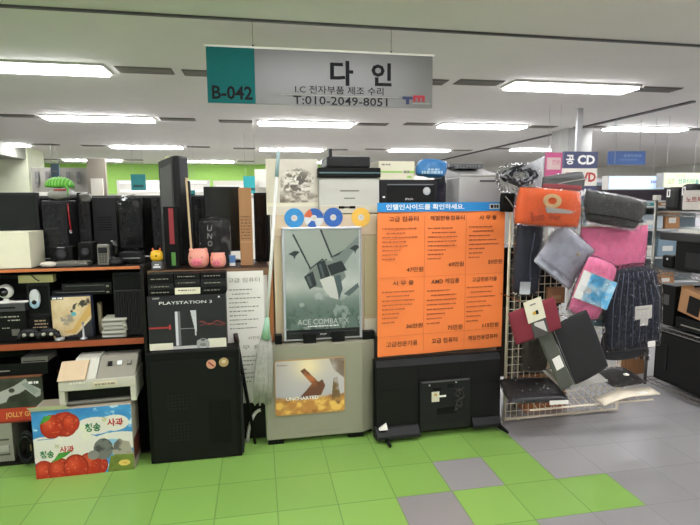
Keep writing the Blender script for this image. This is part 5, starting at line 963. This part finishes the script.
t, w, h = board_sign('hanging_sign', 'small teal sign just right of the tall upright monitor', 190, 190.5, 195, 196.5, 9, TEAL); MB().box(-w*.3, w*.3, -.002, 0, h*.2, h*.35).build('number_strip', INK, t)
t, w, h = board_sign('hanging_sign', 'grey blue upright sign panel over the green cap', 51, 164, 59, 178, 9, mat('slate blue board', (84, 106, 120), .6)); MB().box(-w*.3, w*.3, -.002, 0, h*.4, h*.5).build('number_strip', GREYTXT, t)
NV = mat('navy sign', (66, 72, 104), .5); WS = mat('white sign', (222, 218, 206), .5); RL = mat('brick red lettering', (178, 60, 58), .5)
cx, z0, w, h = rect(563.5, 152, 597, 200, 5.0); t = thing('disc_sign', 'stacked navy and white CD and DVD sign board behind the pouches', 'sign', (cx, 5.0, z0)); h1 = h*.33
MB().box(-w/2, w/2, 0, .04, 0, h*.28).build('lower_panel', NV, t); MB().box(-w/2, w/2, 0, .04, h*.29, h*.65).build('middle_panel', WS, t); MB().box(-w/2, w/2, 0, .04, h*.66, h).build('upper_panel', NV, t); MB().box(-.03, .03, .045, .08, -z0, CEIL-z0).build('post', SILV, t)
text(t, '공', -w*.33, h*.83, h*.2, WTXT, w=w*.24, bold=.03); text(t, 'CD', w*.15, h*.83, h*.2, WTXT, w=w*.52, bold=.04); text(t, '공', -w*.36, h*.47, h*.2, RL, w=w*.2, bold=.03); text(t, 'DVD', w*.13, h*.47, h*.2, RL, w=w*.66, bold=.04); text(t, 'DH', w*.12, h*.14, h*.17, WTXT, w=w*.4, bold=.05)
t, w, h = board_sign('pink_sign', 'magenta and grey sign panel left of the disc sign', 546, 153, 562, 178, 4.9, mat('magenta sign', (176, 74, 116), .5), hang=True); MB().box(-w*.45, w*.4, -.003, 0, h*.32, h*.8).build('pale_panel', mat('dusty pale panel', (190, 164, 160), .5), t); text(t, '전문', w*.1, h*.62, h*.18, mat('magenta print', (170, 60, 104), .5), w=w*.5, y=-.005)
t, w, h = board_sign('blue_sign', 'navy blue hanging sign right of the disc sign', 610, 151.5, 644, 165, 5.6, mat('deep blue sign', (44, 82, 140), .5), rz=R(-6)); text(t, '컴퓨터마트', w*.15, h*.66, h*.2, mat('pale blue lettering', (150, 176, 206), .5), w=w*.5)
f = MB(); fine(f, -w*.2, w*.3, h*.36, .02); f.build('small_lettering', mat('dim blue print', (90, 122, 170), .5), t)
LIT = mat('lit white sign face', (196, 220, 248), .5, emit=.8, var=.03, scale=3); LITG = mat('lit pale green sign face', (220, 228, 180), .5, emit=.6, var=.02)
t, w, h = board_sign('light_box', 'lit pale blue light box sign over the back stall', 609.5, 176, 663, 190, 5.45, FRM, .12, rz=R(-4)); MB().box(-w/2+.01, w/2-.01, -.006, 0, .01, h-.01).build('lit_face', LIT, t); f = MB(); fine(f, w*.24, w*.36, h*.55, h*.2, y=-.009); f.build('small_lettering', mat('pale violet print', (190, 170, 214), .5), t)
t, w, h = board_sign('light_box', 'lit pale green light box sign beside the black rack bags', 664.5, 173, 702, 188, 5.25, FRM, .12, rz=R(-4)); MB().box(-w/2+.01, w/2-.01, -.006, 0, .01, h-.01).build('lit_face', LITG, t); text(t, '컴퓨터마을', w*.12, h*.42, h*.34, mat('teal blue print', (72, 150, 160), .5), w=w*.52, y=-.009, bold=.02); text(t, 'GT', -w*.32, h*.4, h*.3, mat('green lettering', (42, 118, 70), .5), w=.09, y=-.009); text(t, '수리', -w*.1, h*.78, h*.16, mat('rose print', (196, 120, 110), .5), w=.12, y=-.009)
# back stall under the light boxes
t = thing('goods_shelf', 'pale stall shelf with bluish packets seen between pink pouch and rack', 'shelf', (4.9, 5.75, 0)); SHW = mat('pale stall laminate', (188, 190, 186), .5)
for z in (.35, .75, 1.12, 1.42): MB().box(-.85, 1.3, 0, .45, z-.02, z).build('shelf_board', SHW, t)
MB().box(-.85, 1.3, .45, .47, 0, 1.75).build('back_panel', mat('blue grey panel', (134, 150, 158), .6), t); MB().box(-.88, -.85, 0, .47, 0, 1.75).build('side_panel', SHW, t); MB().box(-.85, 1.3, -.02, .02, 1.5, 1.69).build('dark_fascia', mat('dark plum fascia', (64, 56, 66), .5), t)
rs = random.Random(21); LV = ['bottom', 'second', 'third', 'top']; NMS = ['next to the side panel', 'second along', 'third along', 'fourth along', 'fifth along']
pal = [((118, 140, 152), 'slate blue'), ((170, 182, 188), 'pale blue'), ((54, 150, 156), 'teal'), ((160, 116, 76), 'tan'), ((196, 194, 184), 'off white'), ((80, 104, 140), 'dusty blue')]
for lv, z in enumerate((.35, .75, 1.12, 1.42)):
    x = -.8
    for k in range(5):
        w = rs.uniform(.2, .32); h = rs.uniform(.14, .26) if lv < 3 else rs.uniform(.05, .07); col, nm = pal[(lv*3+k*2+(k > 2)) % 6] if lv < 3 else pal[(2, 3, 4, 2, 3)[k]]
        t = thing('goods_packet', f'{nm} packet {NMS[k]} on the {LV[lv]} stall shelf', 'packet', (4.9+x+w/2, 5.8, z), group='packets on the back stall'); MB().box(-w/2, w/2, 0, .25, 0, h).build('packet', mat(nm+' packet card', col, .5), t, bevel=.01); MB().box(-w*.3, w*.2, -.002, 0, h*.3, h*.6).build('label', mat('faded label', (206, 206, 198), .5), t); x += w+.04
# partitions of the stalls at the left and centre back
GPT = mat('pale grey partition', (196, 194, 184), .6); PPT = mat('pale cream partition', (212, 208, 194), .6)
def stall(name, label, x0, x1, Y, z1, m, cat='partition', d=.08, bands=()):
    t = thing(name, label, cat, ((x0+x1)/2, Y, 0)); w = x1-x0; MB().box(-w/2, w/2, 0, d, 0, z1).build('panel', m, t)
    for z, hh, mm in bands: MB().box(-w/2+.05, w/2-.05, -.02, 0, z, z+hh).build('band', mm, t)
    return t
LB = mat('pale lit shelf edge', (224, 222, 212), .5); GB = mat('mid grey goods band', (150, 148, 138), .6)
stall('stall_partition', 'grey stall partition behind the green cap with vertical goods', -3.9, -2.95, 9.8, 2.15, GB, bands=[(1.62, .1, LB)])
for k in range(5):
    t = thing('hanging_poster', f'dark narrow strip poster, {["first","second","third","fourth","fifth"][k]} from the green cap, on the grey partition', 'poster', (-3.8+.17*k, 9.76, 1.85)); MB().box(-.03, .03, 0, .01, 0, .22).build('sheet', mat('slate strip', (112, 112, 112), .6), t); MB().box(-.02, .02, -.002, 0, .05, .1).build('print', GREYTXT, t)
stall('stall_pillar', 'slim brown grey pillar with pale goods behind the left monitors', -2.92, -2.62, 9.6, 2.3, mat('brown grey pillar', (140, 132, 118), .6), cat='pillar', bands=[(1.6, .35, PPT)])
stall('stall_partition', 'long pale partition with bright shelf edges left of the teal sign', -2.6, -.9, 10.2, 1.95, GPT, bands=[(1.88, .05, LB), (1.72, .05, LB), (1.56, .06, LB)])
stall('stall_partition', 'cream partition between the tall upright monitor and the wide monitor', -.85, 1.2, 10.4, 1.95, PPT, bands=[(1.8, .06, LB), (1.6, .06, GB)])
stall('stall_partition', 'tall pale partition behind the ink picture and the broom', -.02, .5, 6.6, 1.93, PPT, bands=[(1.7, .1, LB)])
stall('stall_partition', 'wide grey partition far behind the cable bag', 1.6, 4.2, 9.5, 2.0, GPT, bands=[(1.8, .1, GB)])
stall('stall_partition', 'pale lilac grey partition behind the right rack', 5.3, 9.5, 8.2, 1.9, mat('lilac grey partition', (214, 212, 216), .6), bands=[(1.7, .05, RAIL)])
flush_text()
